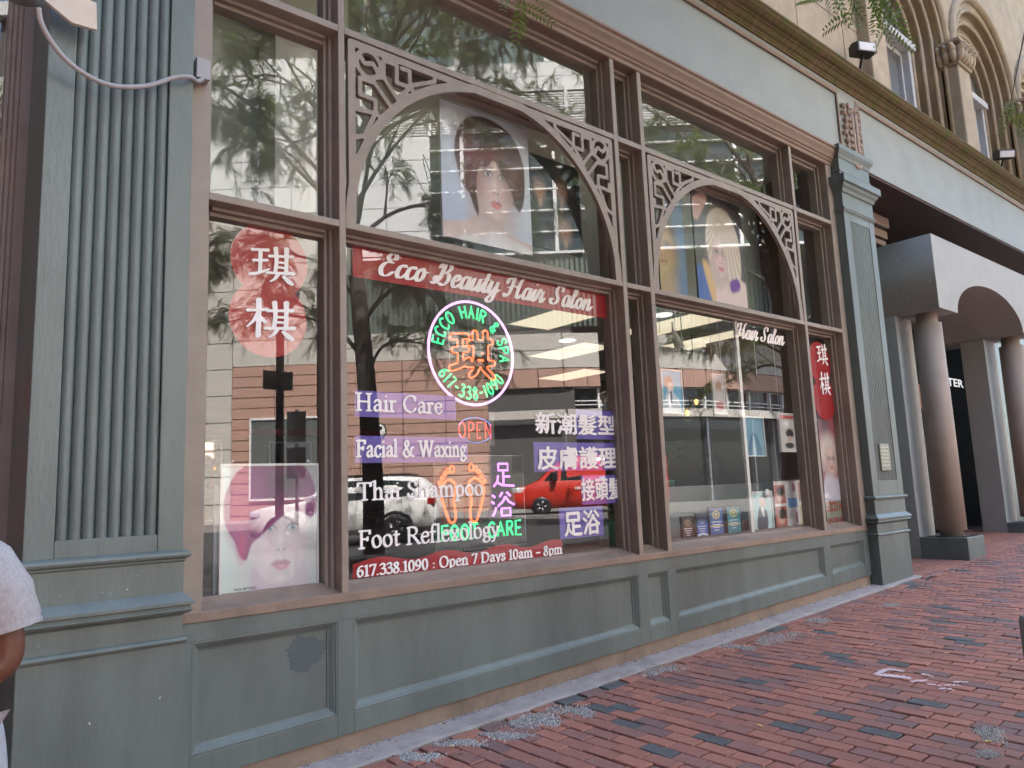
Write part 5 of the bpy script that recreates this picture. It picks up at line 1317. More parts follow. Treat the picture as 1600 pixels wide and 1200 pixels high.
# pale return wall inside the upper left pane
kind(B('return_wall', mat('pale_return_wall', (.50, .52, .46), .8, .05, 2), None, (PY(430, 200, .7)[0], PY(430, 200, .7)[0] + .55, .7, 1.0, ZT1 - .1, 5.12)), 'structure')
LP = emit('ceiling_panel_light', (1.0, .86, .62), .098)
labs = ['first lit ceiling panel under the red banner in the salon', 'second lit ceiling panel deeper in the salon', 'third and deepest lit ceiling panel in the middle of the salon', 'lit ceiling panel seen high in the farther big pane', 'lower lit ceiling panel seen in the farther big pane']
for (u, v), lb in zip([(878, 494), (892, 548), (896, 585), (1046, 508), (1108, 531)], labs):
    x, y = PZ(u, v, ZCE - .01)
    t = thing('ceiling_light', lb, 'ceiling light', (x, y, ZCE), group='ceiling panel lights')
    B('diffuser', LP, t, (-.30, .30, -.55, .55, -.02, -.002)); B('trim', M['white'], t, (-.33, -.30, -.58, .58, -.025, 0), (.30, .33, -.58, .58, -.025, 0), (-.30, .30, -.58, -.55, -.025, 0), (-.30, .30, .55, .58, -.025, 0))
for (u, v), lb in zip([(886, 533), (1036, 493)], ['small round white ceiling lamp between the lit panels', 'small round white ceiling lamp in the farther big pane']):
    x, y = PZ(u, v, ZCE - .03)
    t = thing('downlight', lb, 'ceiling lamp', (x, y, ZCE)); MB().lathe([(.10, -.03), (.11, -.002)], (0, 0, 0), 16).build('lens', emit('downlight_lens', (1, .97, .9), .16), t); MB().lathe([(.13, -.02), (.135, -.001)], (0, 0, 0), 16).build('trim', M['white'], t)
x, y = PZ(1050, 500, ZCE)
t = thing('spotlight', 'grey track spotlight hanging from the salon ceiling', 'spotlight', (x, y, ZCE)); MB().tube([(0, 0, 0), (0, 0, -.15)], .012, 8).build('stem', M['greyplastic'], t); MB().tube([(0, 0, -.13), (.08, -.03, -.34)], [.03, .06], 12).build('head', M['greyplastic'], t)
bulb = emit('edison_bulb', (1.0, .42, .07), .5); gl2 = glassmat('bulb_glass', .08)
for (u, v, dp), lb in zip([(1074, 645, 8.0), (1088, 628, 9.2)], ['lower glowing globe bulb hanging in the salon', 'upper glowing filament bulb hanging in the salon']):
    P = PD(u, v, dp); t = thing('pendant_bulb', lb, 'pendant lamp', P, group='glowing pendant bulbs')
    MB().sphere((0, 0, 0), .022, 10, 8, (1, 1, 1.5)).build('filament', bulb, t); MB().sphere((0, 0, -.01), .085, 14, 10).build('globe', gl2, t)
    MB().tube([(0, 0, .08), (0, 0, ZCE - P.z)], .006, 6).build('flex', M['black'], t); MB().lathe([(.022, .05), (.025, .11)], (0, 0, 0), 10).build('socket', M['black'], t)
P = PD(949, 627, 6.5); t = thing('pendant_bulb', 'unlit clear glass globe hanging at the right of the big pane', 'pendant lamp', P); MB().sphere((0, 0, 0), .09, 14, 10).build('globe', glassmat('clear_globe', .25), t); MB().tube([(0, 0, .08), (0, 0, ZCE - P.z)], .006, 6).build('flex', M['black'], t)
# salon furniture deeper in
rnd = random.Random(6)
for k, (x, y) in enumerate([(4.6, 5.0), (6.2, 5.6), (7.6, 6.4)]):
    t = thing('salon_chair', ['left', 'middle', 'right'][k] + ' one of the dark salon chairs on the salon floor', 'chair', (x, y, ZF), R(20 * k), 'salon chairs')
    B('seat', M['black'], t, (-.28, .28, -.28, .28, .42, .56), bevel=.04); B('backrest', M['black'], t, (-.27, .27, .22, .34, .56, 1.08), bevel=.04)
    MB().lathe([(.28, 0), (.27, .03), (.04, .06), (.04, .42)], (0, 0, 0), 16).build('pedestal', M['steel'], t)
    for sx in (-1, 1): B('armrest', M['black'], t, (sx * .30 - .03, sx * .30 + .03, -.25, .25, .66, .72), bevel=.015)
for k in range(4):
    x = 2.6 + 1.8 * k
    t = thing('wall_mirror', ['leftmost', 'second', 'third', 'rightmost'][k] + ' tall mirror on the dark salon back wall', 'mirror', (x, YI1, 1.1), group='mirrors on the back wall')
    B('frame', M['steel'], t, (-.45, .45, -.04, -.005, 0, 1.5)); B('glass', mat('mirror_glass', (.6, .62, .62), .03, .02, 1, metal=1.0), t, (-.41, .41, -.045, -.04, .04, 1.46))
B('red_shelf', M['red'], tag(B('wall_shelf', M['soffit'], None, (3.0, 8.8, YI1 - .3, YI1, 2.72, 2.78)), 'long shelf with red edge high on the salon back wall', 'shelf'), (3.0, 8.8, YI1 - .32, YI1 - .30, 2.70, 2.82))
# low grey partition behind the farther pane
px0, pz = PY(1063, 760, .95); px1, _ = PY(1272, 745, .95)
tag(B('low_partition', mat('grey_partition', (.28, .29, .28), .6, .05, 3), None, (px0 - .6, min(px1, PXR0 - .05), .95, 1.0, ZF, pz), bevel=.006), 'low grey partition standing behind the farther big pane', 'partition')

# ------------------------------------------------------------------ things standing on the window board
def stand(label, cat, quad, Y, paint, frame=M['black'], e=.012, name='framed_picture', group=None, lean=0):
    t = thing(name, label, cat, group=group); bx = pxrect(*quad, Y)
    bx = (bx[0] + e, bx[1] - e, bx[2] + e, bx[3] - e)
    sheet(paint, Y, bx, 'print', t)
    m = MB(); a, b, c, d = bx
    m.box(a - e, a, Y - .012, Y + .012, c - e, d + e); m.box(b, b + e, Y - .012, Y + .012, c - e, d + e); m.box(a, b, Y - .012, Y + .012, c - e, c); m.box(a, b, Y - .012, Y + .012, d, d + e); m.box(a, b, Y + .004, Y + .012, c, d)
    m.build('frame', frame, t); return t
def cert(base, blob, band=None):
    p = Paint(40, 60, base); p.el(.5, .75, .26, .15, blob, .2); p.el(.5, .75, .18, .10, base, .2); p.el(.5, .75, .10, .05, blob, .2)
    for k in range(4):
        y = .48 - .1 * k; p.put(((abs(p.Y - y) < .014) & (abs(p.X - .5) < .34 - .06 * k)) * .8, (.8, .85, .9))
    if band: p.put((abs(p.Y - .33) < .02) * 1.0, band)
    return p
YD = YG + .16
stand('small maroon certificate, leftmost of four on the window board', 'certificate', [(1064, 808), (1085, 805), (1086, 843), (1065, 846)], YD, cert((.06, .018, .02), (.35, .25, .1)), M['soffit'], name='certificate', group='certificates on the window board')
pb_ = cert((.03, .12, .42), (.5, .6, .7)); pb_.poly([(0, 0), (.5, .12), (1, 0), (1, .1), (.5, .2), (0, .1)], (.7, .8, .9), .02); pb_.put((pb_.Y > .55) * np.clip((pb_.Y - .55) * 4, 0, 1), (.015, .03, .08))
stand('dark blue certificate with a pale swoosh on the window board', 'certificate', [(1086, 803), (1107, 800), (1108, 840), (1087, 844)], YD, pb_, M['black'], name='certificate', group='certificates on the window board')
stand('blue certificate with a gold seal and yellow line', 'certificate', [(1106, 793), (1131, 790), (1132, 836), (1108, 840)], YD, cert((.05, .13, .36), (.75, .6, .12), (.75, .65, .2)), M['black'], name='certificate', group='certificates on the window board')
stand('teal certificate with a gold seal, rightmost of four on the window board', 'certificate', [(1134, 791), (1158, 788), (1159, 832), (1135, 836)], YD, cert((.03, .26, .32), (.75, .6, .12), (.75, .65, .2)), M['black'], name='certificate', group='certificates on the window board')
p = Paint(50, 90, (.45, .66, .68)); p.put((p.X < .5) * .0, (0, 0, 0)); p.poly([(.2, .05), (.3, .55), (.5, .62), (.75, .45), (.7, .05)], (.03, .06, .10), .02); p.el(.55, .72, .14, .11, (.70, .56, .50), .25); p.el(.5, .8, .18, .08, (.7, .66, .6), .3); p.poly([(.42, .6), (.55, .35), (.6, .6)], (.75, .78, .8), .02)
t = stand('white framed picture of a person in a dark suit, with a round tag', 'picture', [(1174, 769), (1205, 766), (1209, 830), (1177, 833)], YD, p, M['white'])
x, z = PY(1200, 771, YD - .03); MB().tube([(x, YD - .024, z), (x, YD - .020, z)], .045, 20).build('round_tag', M['white'], t)
p = Paint(90, 90, (.72, .72, .70))
for (a, b, w, h, c, hr) in [(.17, .72, .15, .2, (.45, .16, .13), (.04, .03, .03)), (.17, .25, .15, .22, (.42, .12, .10), (.06, .04, .03)), (.82, .75, .14, .2, (.40, .24, .20), (.05, .03, .02)), (.82, .24, .14, .22, (.50, .48, .30), (.03, .02, .02))]:
    p.put((abs(p.X - a) < w) * (abs(p.Y - b) < h) * 1.0, c); p.el(a, b - .03, w * .6, h * .62, (.62, .40, .30), .2); p.el(a + .03, b + .06, w * .7, h * .5, hr, .25)
p.put((abs(p.X - .50) < .12) * (abs(p.Y - .52) < .1) * 1.0, (.12, .32, .66)); p.el(.56, .85, .04, .1, (.35, .1, .2), .2); p.el(.58, .2, .04, .14, (.35, .2, .3), .2); p.el(.42, .25, .05, .09, (.55, .55, .55), .4)
stand('board of hairstyle snapshots leaning in the farther pane corner', 'picture', [(1206, 751), (1264, 747), (1271, 822), (1211, 829)], YD, p, M['black'])
# pictures hanging further in
def hang(label, u0, v0, u1, v1, Y, paint, fr=M['white'], e=.012):
    t = stand(label, 'picture', [(u0, v0), (u1, v0 + (u1 - u0) * .06), (u1, v1 + (u1 - u0) * .02), (u0, v1)], Y, paint, fr, e, 'hanging_picture', 'framed pictures hanging in the salon window')
    bx = pxrect((u0, v0), (u1, v0), (u1, v1), (u0, v1), Y)
    m = MB()
    for xx in (bx[0] + .04, bx[1] - .04): m.tube([(xx, Y, bx[3] - .02), (xx, Y, ZCE)], .0025, 5)
    m.build('hanging_wire', M['steel'], t)
p = Paint(50, 90, (.10, .42, .66)); p.el(.35, .72, .22, .17, (.35, .18, .08), .3); p.el(.45, .6, .15, .13, (.76, .62, .55), .25); p.poly([(.1, .0), (.2, .42), (.5, .5), (.85, .3), (.9, 0)], (.62, .70, .76), .03); p.poly([(.3, .45), (.45, .2), (.5, .5)], (.04, .04, .05), .02)
hang('blue framed portrait hanging at the left of the farther pane', 1033, 577, 1066, 646, .55, p)
p = Paint(40, 90, (.66, .62, .66)); p.el(.5, .7, .25, .14, (.45, .25, .22), .3); p.el(.5, .2, .3, .14, (.50, .12, .10), .2); p.el(.5, .45, .2, .16, (.72, .66, .66), .4)
hang('pale framed picture with a red patch hanging beside the glowing bulbs', 1113, 584, 1134, 647, .75, p)
p = Paint(50, 80, (.20, .42, .56)); p.poly([(.2, .0), (.35, .5), (.5, .6), (.7, .5), (.85, 0)], (.07, .20, .34), .03); p.poly([(.4, 0), (.5, .55), (.6, 0)], (.45, .62, .72), .02)
hang('blue framed picture hanging right of the pale glazing bar', 1160, 650, 1194, 713, .50, p)
p = Paint(50, 80, (.70, .70, .68)); p.put((abs(p.Y - .72) < .07) * (np.sin(p.X * 40) > -.3) * 1.0, (.85, .86, .85)); p.put((abs(p.Y - .92) < .05) * 1.0, (.62, .15, .16)); p.el(.5, .48, .2, .12, (.03, .03, .03), .2); p.el(.45, .15, .22, .08, (.04, .04, .04), .2); p.el(.5, .33, .12, .08, (.6, .45, .38), .3)
hang('white magazine-like framed picture hanging at the right edge of the farther pane', 1217, 645, 1250, 706, .42, p)
# potted plants in the window
def plant(label, P, h, n, seed, spread=.35, pot=(.05, .16, .10)):
    t = thing('potted_plant', label, 'plant', P); r = random.Random(seed); m = MB(); s_ = MB()
    lf = M.setdefault('leaf_plant', mat('houseplant_leaf', (.07, .13, .04), .5, .3, 9))
    MB().lathe([(.10, 0), (.135, .2), (.14, .22), (.12, .22), (.115, .19)], (0, 0, 0), 16).build('pot', mat('pot_glaze', pot, .3, .2, 8), t)
    s_.tube([(0, 0, .15), (.01, 0, h * .55)], .012, 6); s_.build('stem', M['soffit'], t)
    for k in range(n):
        a = r.uniform(0, 6.28); L = r.uniform(.6, 1) * spread; z0 = r.uniform(.3, .6) * h; w = r.uniform(.018, .032); pts = []
        for q in range(5):
            f = q / 4; pts.append((math.cos(a) * L * f, math.sin(a) * L * f, z0 + h * .55 * f * (1 - .55 * f * f) * r.uniform(.9, 1.0)))
        vs = []; ca, sa = -math.sin(a), math.cos(a)
        for q, c in enumerate(pts):
            ww = w * math.sin(math.pi * (.12 + .88 * q / 4)) + .001; vs += [(c[0] + ca * ww, c[1] + sa * ww, c[2]), (c[0] - ca * ww, c[1] - sa * ww, c[2])]
        m.add(vs, [(2 * q, 2 * q + 2, 2 * q + 3, 2 * q + 1) for q in range(4)])
    m.build('foliage', lf, t)
x, _ = PY(955, 820, .5); plant('potted plant with arching leaves beside the lowest purple characters', (x, .5, ZS + .02), .48, 46, 1, .26, (.03, .14, .09))
x, z = PY(1068, 760, .97); plant('spiky houseplant rising behind the low grey partition', (x, 1.25, pz - .15), .75, 60, 2, .38)
x, _ = PY(1215, 760, 1.4); plant('bushy houseplant behind the hairstyle board', (x, 1.45, pz - .1), .5, 40, 3, .3)
# seated person behind the partition (head and shoulders)
P = PD(1112, 742, 8.4)
pe = thing('person', 'dark-haired seated person seen from behind inside the salon', 'person', (P.x, P.y, ZF))
hz = P.z - ZF
m = MB(); m.lathe([(.16, .42), (.19, .6), (.20, hz - .42), (.22, hz - .25), (.18, hz - .16), (.06, hz - .12), (.055, hz - .05), (.085, hz - .02), (.10, hz + .06), (.085, hz + .14), (.03, hz + .17)], (0, 0, 0), 18)
m.tube([(.20, 0, hz - .25), (.29, -.05, hz - .5), (.22, -.28, hz - .55)], [.055, .05, .035], 10); m.tube([(-.20, 0, hz - .25), (-.29, -.05, hz - .5), (-.22, -.28, hz - .55)], [.055, .05, .035], 10)
m.tube([(.1, 0, .45), (.12, -.42, .48), (.12, -.45, .06)], [.09, .07, .05], 10); m.tube([(-.1, 0, .45), (-.12, -.42, .48), (-.12, -.45, .06)], [.09, .07, .05], 10)
m.build('body', mat('dark_clothes', (.06, .04, .035), .8, .2, 8), pe); MB().sphere((0, .01, hz + .075), .115, 14, 10, (1, 1, 1.05)).build('hair', M['black'], pe)
# ------------------------------------------------------------------ across the street: real things that the shop glass mirrors
M['granite'] = mat('grey_granite', (.52, .49, .44), .6, .25, 90, .1, 90)
M['pink'] = mat('pink_granite', (.44, .27, .21), .6, .18, 80)
M['louvre'] = mat('white_metal', (.74, .74, .72), .5, .04, 6)
M['corr'] = mat('green_corrugated', (.10, .135, .11), .6, .1, 4)
M['gglass'] = mat('green_tinted_glass', (.14, .20, .18), .1, .1, 2, spec=.7)
M['whitepanel'] = mat('white_cladding', (.68, .68, .66), .6, .05, 3)
LF = 36.0
ox, oy = RF(0, LF)
ob = thing('office_building', 'granite and pink stone office block across the street with white louvres', 'building', (ox, oy, 0), T40)
rnd = random.Random(9)
def S36(u): return (u - 800) / FPX * LF * 1.03
def z36(z24): return CZ + (z24 - CZ) * 1.5
pan_cache = {}
def panels(name, mt, x0, x1, z0, z1, w, h, y=0.0, gap=.04, th=.06, yaw=None):
    nx = max(1, round((x1 - x0) / w)); nz = max(1, round((z1 - z0) / h)); w = (x1 - x0) / nx; h = (z1 - z0) / nz
    key = (name, round(w, 3), round(h, 3), mt.name)
    if key not in pan_cache:
        q = MB(); q.box(gap / 2, w - gap / 2, -.1, th, gap / 2, h - gap / 2); me = q.mesh(name); me.materials.append(mt); pan_cache[key] = me
    for i in range(nx):
        for j in range(nz):
            o = bpy.data.objects.new(name, pan_cache[key]); COL.objects.link(o); o.parent = ob
            if yaw: o.location = (yaw[0] + i * w * math.cos(yaw[2]), yaw[1] + i * w * math.sin(yaw[2]), z0 + j * h); o.rotation_euler = (0, 0, yaw[2])
            else: o.location = (x0 + i * w, y, z0 + j * h)
xl, xp, xr = -13.6, -13.6, -1.2
core = MB(); core.box(-26, 3, -9, -.12, -.2, 27.5); core.box(3, 30, -22, -8.5, -.2, 27.5); core.build('core_wall', mat('dark_joint_wall', (.10, .095, .09), .9, .1, 5), ob)
panels('granite_panel', M['granite'], -26, xl, 0, 15.6, 2.4, 1.3)
panels('granite_panel', M['granite'], xl, -8.2, 7.9, 15.6, 2.7, 1.3)
panels('pink_panel', M['pink'], xl, xr, .2, 7.9, 2.05, .53, .04)
panels('granite_panel', M['granite'], -8.2, xr, 7.9, 9.3, 3.2, .7)
def band(name, mt, z0, z1, pts, th=.1, w=3.0, proud=0.0):
    for (a, b), (c, d) in zip(pts[:-1], pts[1:]):
        L = math.hypot(c - a, d - b); an = math.atan2(d - b, c - a)
        panels(name, mt, 0, L, z0, z1, w, z1 - z0, yaw=(a - math.sin(an) * proud, b + math.cos(an) * proud, an))
curve = [(xr, 0), (2.5, 0), (6, -.7), (10, -2.4), (14.5, -5.6), (19, -10)]
band('granite_panel', M['granite'], 8.15, 9.0, curve); band('granite_panel', M['granite'], 7.25, 8.15, curve); band('pink_panel', M['pink'], 6.3, 7.25, curve, w=1.4)
band('ledge', M['granite'], 4.75, 5.2, curve, w=3.5, proud=.35)
gm = MB(); fm = MB(); wm = MB()
for (a, b), (c, d) in zip(curve[:-1], curve[1:]):
    L = math.hypot(c - a, d - b); an = math.atan2(d - b, c - a); tx, ty = math.cos(an), math.sin(an); nx_, ny_ = -ty, tx
    def bx(mb, s0, s1, y0, y1, z0, z1):
        mb.hexa([(a + tx * s + nx_ * y, b + ty * s + ny_ * y, z) for z in (z0, z1) for (s, y) in ((s0, y0), (s1, y0), (s1, y1), (s0, y1))])
    bx(gm, 0, L, -.45, -.35, 0, 6.3)
    k = int(L / 1.55)
    for q in range(k + 1):
        f = MB(); s0 = L * q / max(1, k); bx(f, s0 - .05, s0 + .05, -.35, -.15, 5.2, 6.3); f.build('window_post', M['louvre'], ob)
    for z in (5.42, 5.62, 6.26):
        bx(wm, 0, L, -.3, -.2, z, z + .05)
    for q in range(0, k + 1, 2):
        s0 = L * q / max(1, k); f = MB(); bx(f, s0 - .05, s0 + .05, -.35, -.1, 0, 4.75); f.build('shop_post', M['steel'], ob)
    
gm.build('shop_glazing', M['darkglass'], ob); kind(wm.build('window_rail', M['louvre'], ob), 'stuff')
# corrugated band, white storey, louvres, glass storey
m = MB()
n = 120; x0, x1 = -8.2, 22
for i in range(n):
    xa = x0 + (x1 - x0) * i / n; xb = x0 + (x1 - x0) * (i + .6) / n
    ya = -max(0, xa - 4) * .33; m.box(xa, xb, -.3 + ya, -.05 + ya, 9.3, 13.0)
kind(m.build('corrugated_band', M['corr'], ob), 'stuff')
B('string_course', M['louvre'], ob, (-8.2, 22, -.1, .12, 13.0, 13.12))
XG = -3.7
B('window_band', mat('dark_green_glass', (.05, .065, .06), .12, .1, 2, spec=.5), ob, (XG, 22, -.2, -.05, 13.1, 19.4))
for xx in np.arange(XG + 1.6, 22, 4.6): B('window_post', M['louvre'], ob, (xx - .09, xx + .09, -.05, .12, 13.1, 19.4))
for q, zz in enumerate(np.arange(14.1, 19.3, 1.12)): B('window_rail', M['louvre'], ob, (XG, 22, -.05, .14, zz, zz + .075))
panels('white_panel', M['whitepanel'], -26, -8.2, 15.6, 24, 2.6, 1.4, .05)
panels('white_panel', M['whitepanel'], -8.2, XG, 13.15, 19.4, 2.25, 1.23, .1)
lv = MB()
for q in range(15):
    z = 19.5 + q * .14; lv.box(-8.2, 22, .0, .12, z, z + .06)
kind(lv.build('louvre_bank', M['louvre'], ob), 'stuff')
for xx in np.arange(-7.2, 22, 3.5): B('louvre_post', M['louvre'], ob, (xx - .08, xx + .08, .12, .2, 19.4, 21.6))
panels('white_panel', M['whitepanel'], -8.2, 22, 21.6, 23.2, 3.4, .8, .12)
B('window_band', M['gglass'], ob, (-8.2, 22, -.2, .0, 23.2, 27.4))
for xx in np.arange(-6.8, 22, 4.6): B('window_post', M['louvre'], ob, (xx - .12, xx + .12, -.1, .2, 23.2, 27.4))
B('parapet', M['whitepanel'], ob, (-26.2, 22, -9, .3, 27.4, 28.2))
# dark window in the pink stone
wx0, wx1 = S36(402), S36(514)
o = B('window', mat('grey_blinds_glass', (.12, .13, .13), .2, .1, 3), ob, (wx0, wx1, .06, .14, 1.5, 5.25)); B('window_frame', M['louvre'], o, (wx0 - .08, wx0, .06, .2, 1.4, 5.35), (wx1, wx1 + .08, .06, .2, 1.4, 5.35), (wx0, wx1, .06, .2, 5.25, 5.35), (wx0, wx1, .06, .2, 1.4, 1.5))
# far pavement
m = MB(); m.box(-40, 34, .02, 5.0, -.3, .52); kind(m.build('far_pavement', M['concrete'], None), 'structure')
bpy.data.objects['far_pavement'].location = (ox, oy, 0); bpy.data.objects['far_pavement'].rotation_euler = (0, 0, T40)
m = MB(); m.box(16, 75, -60, -9, -.2, .53); kind(m.build('bounce_slab', mat('bounce_slab_paving', (.16, .155, .15), .9, .1, 2), None), 'structure')  # ground slab added on the right to bounce light onto the front
# blocks added out of view to darken the left: one leftwards, one behind camera
for (nm, lb, loc, rz, sx, sy, h, c) in [('left_light_blocker', 'unseen tall dark block added on the left to cut sky light', (-17, -24, 0), 0, 14, 60, 36, (.13, .09, .075)), ('rear_light_blocker', 'unseen plain grey block added behind the camera to limit light from the left', (2, -62, 0), R(4), 26, 10, 30, (.14, .13, .125))]:
    t = thing(nm, lb, 'building', loc, rz); bm_ = mat(nm + '_wall', c, .9, .12, 3); B('wall', bm_, t, (-sx / 2, sx / 2, -sy / 2, sy / 2, -1, h)); B('parapet', M['concrete'], t, (-sx / 2 - .15, sx / 2 + .15, -sy / 2 - .15, sy / 2 + .15, h, h + .5))
    for side_ in (0, 1):
        L = sy if side_ == 0 else sx
        for i in range(int(L / 2.6)):
            for j in range(int(h / 3.4)):
                s0 = -L / 2 + .8 + i * 2.6; z0 = 1.2 + j * 3.4
                b_ = (sx / 2, sx / 2 + .06, s0, s0 + 1.3, z0, z0 + 1.9) if side_ == 0 else (s0, s0 + 1.3, sy / 2, sy / 2 + .06, z0, z0 + 1.9)
                B('window', M['darkglass'], t, b_)

# ------------------------------------------------------------------ vehicles parked in the road
def wheel(parent, x, y, r, w, rimm):
    t = bpy.data.objects.new('wheel', None); COL.objects.link(t); t.parent = parent; t.location = (x, y, r)
    def disc(name, prof, m):
        q = MB(); q.lathe(prof, (0, 0, 0), 28); q.v = [(p[0], p[2], p[1]) for p in q.v]; return q.build(name, m, t)
    sg = 1 if y > 0 else -1
    disc('tyre', [(r * .62, -w / 2), (r * .95, -w / 2), (r, -w * .35), (r, w * .35), (r * .95, w / 2), (r * .62, w / 2)], M['black'])
    disc('rim', [(r * .10, sg * w * .2), (r * .62, sg * w * .28), (r * .64, sg * w * .48)], M['darkmetal'])
    for k in range(5):
        a = 2 * math.pi * k / 5; q = MB()
        for d in (-.16, .16):
            q.tube([(r * .12 * math.cos(a), sg * w * .46, r * .12 * math.sin(a)), (r * .6 * math.cos(a + d), sg * w * .46, r * .6 * math.sin(a + d))], r * .05, 6)
        q.build('spoke', rimm, t)
def loft(stations):
    """stations: (x, [(y, z) half section from bottom centre up to roof centre])"""
    m = MB(); vs = []; n = len(stations[0][1])
    for x, sec in stations:
        for (y, z) in sec: vs.append((x, y, z))
        for (y, z) in reversed(sec): vs.append((x, -y, z))
    k = 2 * n; fs = []
    for i in range(len(stations) - 1):
        for q in range(k): fs.append((i * k + q, i * k + (q + 1) % k, (i + 1) * k + (q + 1) % k, (i + 1) * k + q))
    fs.append(tuple(range(k))); fs.append(tuple((len(stations) - 1) * k + q for q in range(k - 1, -1, -1)))
    return m.add(vs, fs, True)
def sec(zb, zbelt, zroof, wb, wr, wlow=None):
    wl = wlow or wb * .94
    return [(0, zb), (wl * .9, zb), (wb * .985, zb + .12), (wb, (zb + zbelt) / 2), (wb * .985, zbelt - .03), (wb * .955, zbelt + .01), ((wb + wr) / 2 * .99, (zbelt + zroof) / 2), (wr * 1.01, zroof - .07), (wr * .86, zroof - .01), (0, zroof)]
def side_panel(m, pts, y_of):        # dark glass laid 6 mm proud of the body side
    for sg in (-1, 1):
        V_ = [(x, sg * (y_of(z) + .012), z) for x, z in pts]; m.add(V_, [tuple(range(len(V_)))])
    return m
carpaint = lambda n, c: mat(n, c, .25, .02, 2, spec=.6)
# white SUV: nose towards local -x (left in the mirror)
sx_, sy_ = RF(-4.55, 20.5)
suv = thing('parked_suv', 'white sport utility car parked across the street', 'car', (sx_, sy_, gz(sx_) - .15), T40)
wp = carpaint('white_car_paint', (.80, .80, .79))
st = [(-2.45, sec(.45, .85, .88, .70, .55)), (-2.38, sec(.30, .95, 1.0, .88, .70)), (-1.9, sec(.28, 1.05, 1.10, .97, .80)), (-1.15, sec(.28, 1.10, 1.16, 1.0, .84)), (-.95, sec(.28, 1.11, 1.25, 1.0, .82)), (-.35, sec(.28, 1.12, 1.66, 1.0, .74)), (.2, sec(.28, 1.12, 1.76, 1.0, .74)),
      (1.4, sec(.28, 1.13, 1.76, 1.0, .74)), (2.0, sec(.30, 1.14, 1.70, .99, .73)), (2.3, sec(.34, 1.14, 1.45, .96, .72)), (2.42, sec(.42, 1.05, 1.12, .90, .70)), (2.48, sec(.52, .90, .93, .80, .6))]
loft(st).build('body', wp, suv)
ys = lambda z: 1.0 * .955 + (.74 * 1.01 - 1.0 * .955) * max(0, (z - 1.13)) / .58
q = MB()
for pts in ([(-.82, 1.16), (-.05, 1.16), (-.05, 1.64), (-.32, 1.62)], [(.03, 1.16), (.95, 1.16), (.95, 1.66), (.03, 1.65)], [(1.03, 1.17), (1.75, 1.22), (2.02, 1.48), (1.85, 1.60), (1.03, 1.65)]):
    side_panel(q, pts, ys)
q.build('side_window', M['darkglass'], suv)
B('roof_rail', M['black'], suv, (-.2, 1.8, .62, .66, 1.76, 1.81)); B('roof_rail', M['black'], suv, (-.2, 1.8, -.66, -.62, 1.76, 1.81))
B('lower_cladding', M['darkmetal'], suv, (-2.2, 2.25, -.985, .985, .27, .40)); B('rear_bumper', M['darkmetal'], suv, (2.2, 2.52, -.9, .9, .40, .62), bevel=.04)
for sg in (-1, 1):
    B('tail_light', mat('tail_lamp', (.35, .01, .01), .2), suv, (2.22, 2.44, min(sg * .78, sg * .965), max(sg * .78, sg * .965), .98, 1.16), bevel=.03)
    B('headlight', mat('head_lamp', (.6, .62, .65), .08, .1, 5), suv, (-2.36, -2.05, min(sg * .62, sg * .93), max(sg * .62, sg * .93), .80, .96), bevel=.04)
    for xx in (-1.52, 1.42):
        wheel(suv, xx, sg * .90, .38, .24, M['steel'])
        q = MB(); q.tube([(xx + .44 * math.cos(a), sg * .985, .38 + .44 * math.sin(a)) for a in np.linspace(-.3, math.pi + .3, 16)], .045, 6); q.build('wheel_arch', M['black'], suv)
    B('door_handle', M['darkmetal'], suv, (.72, .92, min(sg * .98, sg * 1.015), max(sg * .98, sg * 1.015), 1.0, 1.03)); B('door_handle', M['darkmetal'], suv, (-.28, -.08, min(sg * .98, sg * 1.015), max(sg * .98, sg * 1.015), 1.0, 1.03))
    B('mirror', wp, suv, (-.85, -.62, min(sg * 1.0, sg * 1.2), max(sg * 1.0, sg * 1.2), 1.12, 1.30), bevel=.04)
# red van
vx_, vy_ = RF(2.75, 29.0)
van = thing('parked_van', 'red delivery van with lettering on its white side panel', 'van', (vx_, vy_, gz(vx_) - .05), T40)
rp_ = carpaint('red_van_paint', (.55, .035, .02))
st = [(-2.85, sec(.45, .80, .85, .75, .6)), (-2.78, sec(.30, .95, 1.0, .93, .74)), (-2.3, sec(.28, 1.10, 1.18, 1.0, .85)), (-1.95, sec(.28, 1.2, 1.32, 1.0, .84)), (-1.35, sec(.28, 1.25, 1.85, 1.0, .82)), (-.95, sec(.28, 1.28, 2.12, 1.0, .84)), (-.5, sec(.28, 1.28, 2.2, 1.0, .88)), (2.8, sec(.28, 1.28, 2.22, 1.0, .90)), (2.9, sec(.34, 1.28, 2.12, .97, .86))]
loft(st).build('body', rp_, van)
ysv = lambda z: .955 + (.86 - .955) * max(0, (z - 1.28)) / .8
q = MB(); side_panel(q, [(-1.72, 1.30), (-1.2, 1.30), (-1.2, 1.66), (-1.45, 1.60)], ysv); side_panel(q, [(-1.12, 1.22), (-.28, 1.30), (-.24, 1.90), (-1.0, 1.90)], ysv); q.build('side_window', M['darkglass'], van)
q = MB(); q.quad((-1.98, .74, 1.33), (-1.98, -.74, 1.33), (-1.02, -.72, 2.10), (-1.02, .72, 2.10)); q.build('windscreen', M['darkglass'], van)
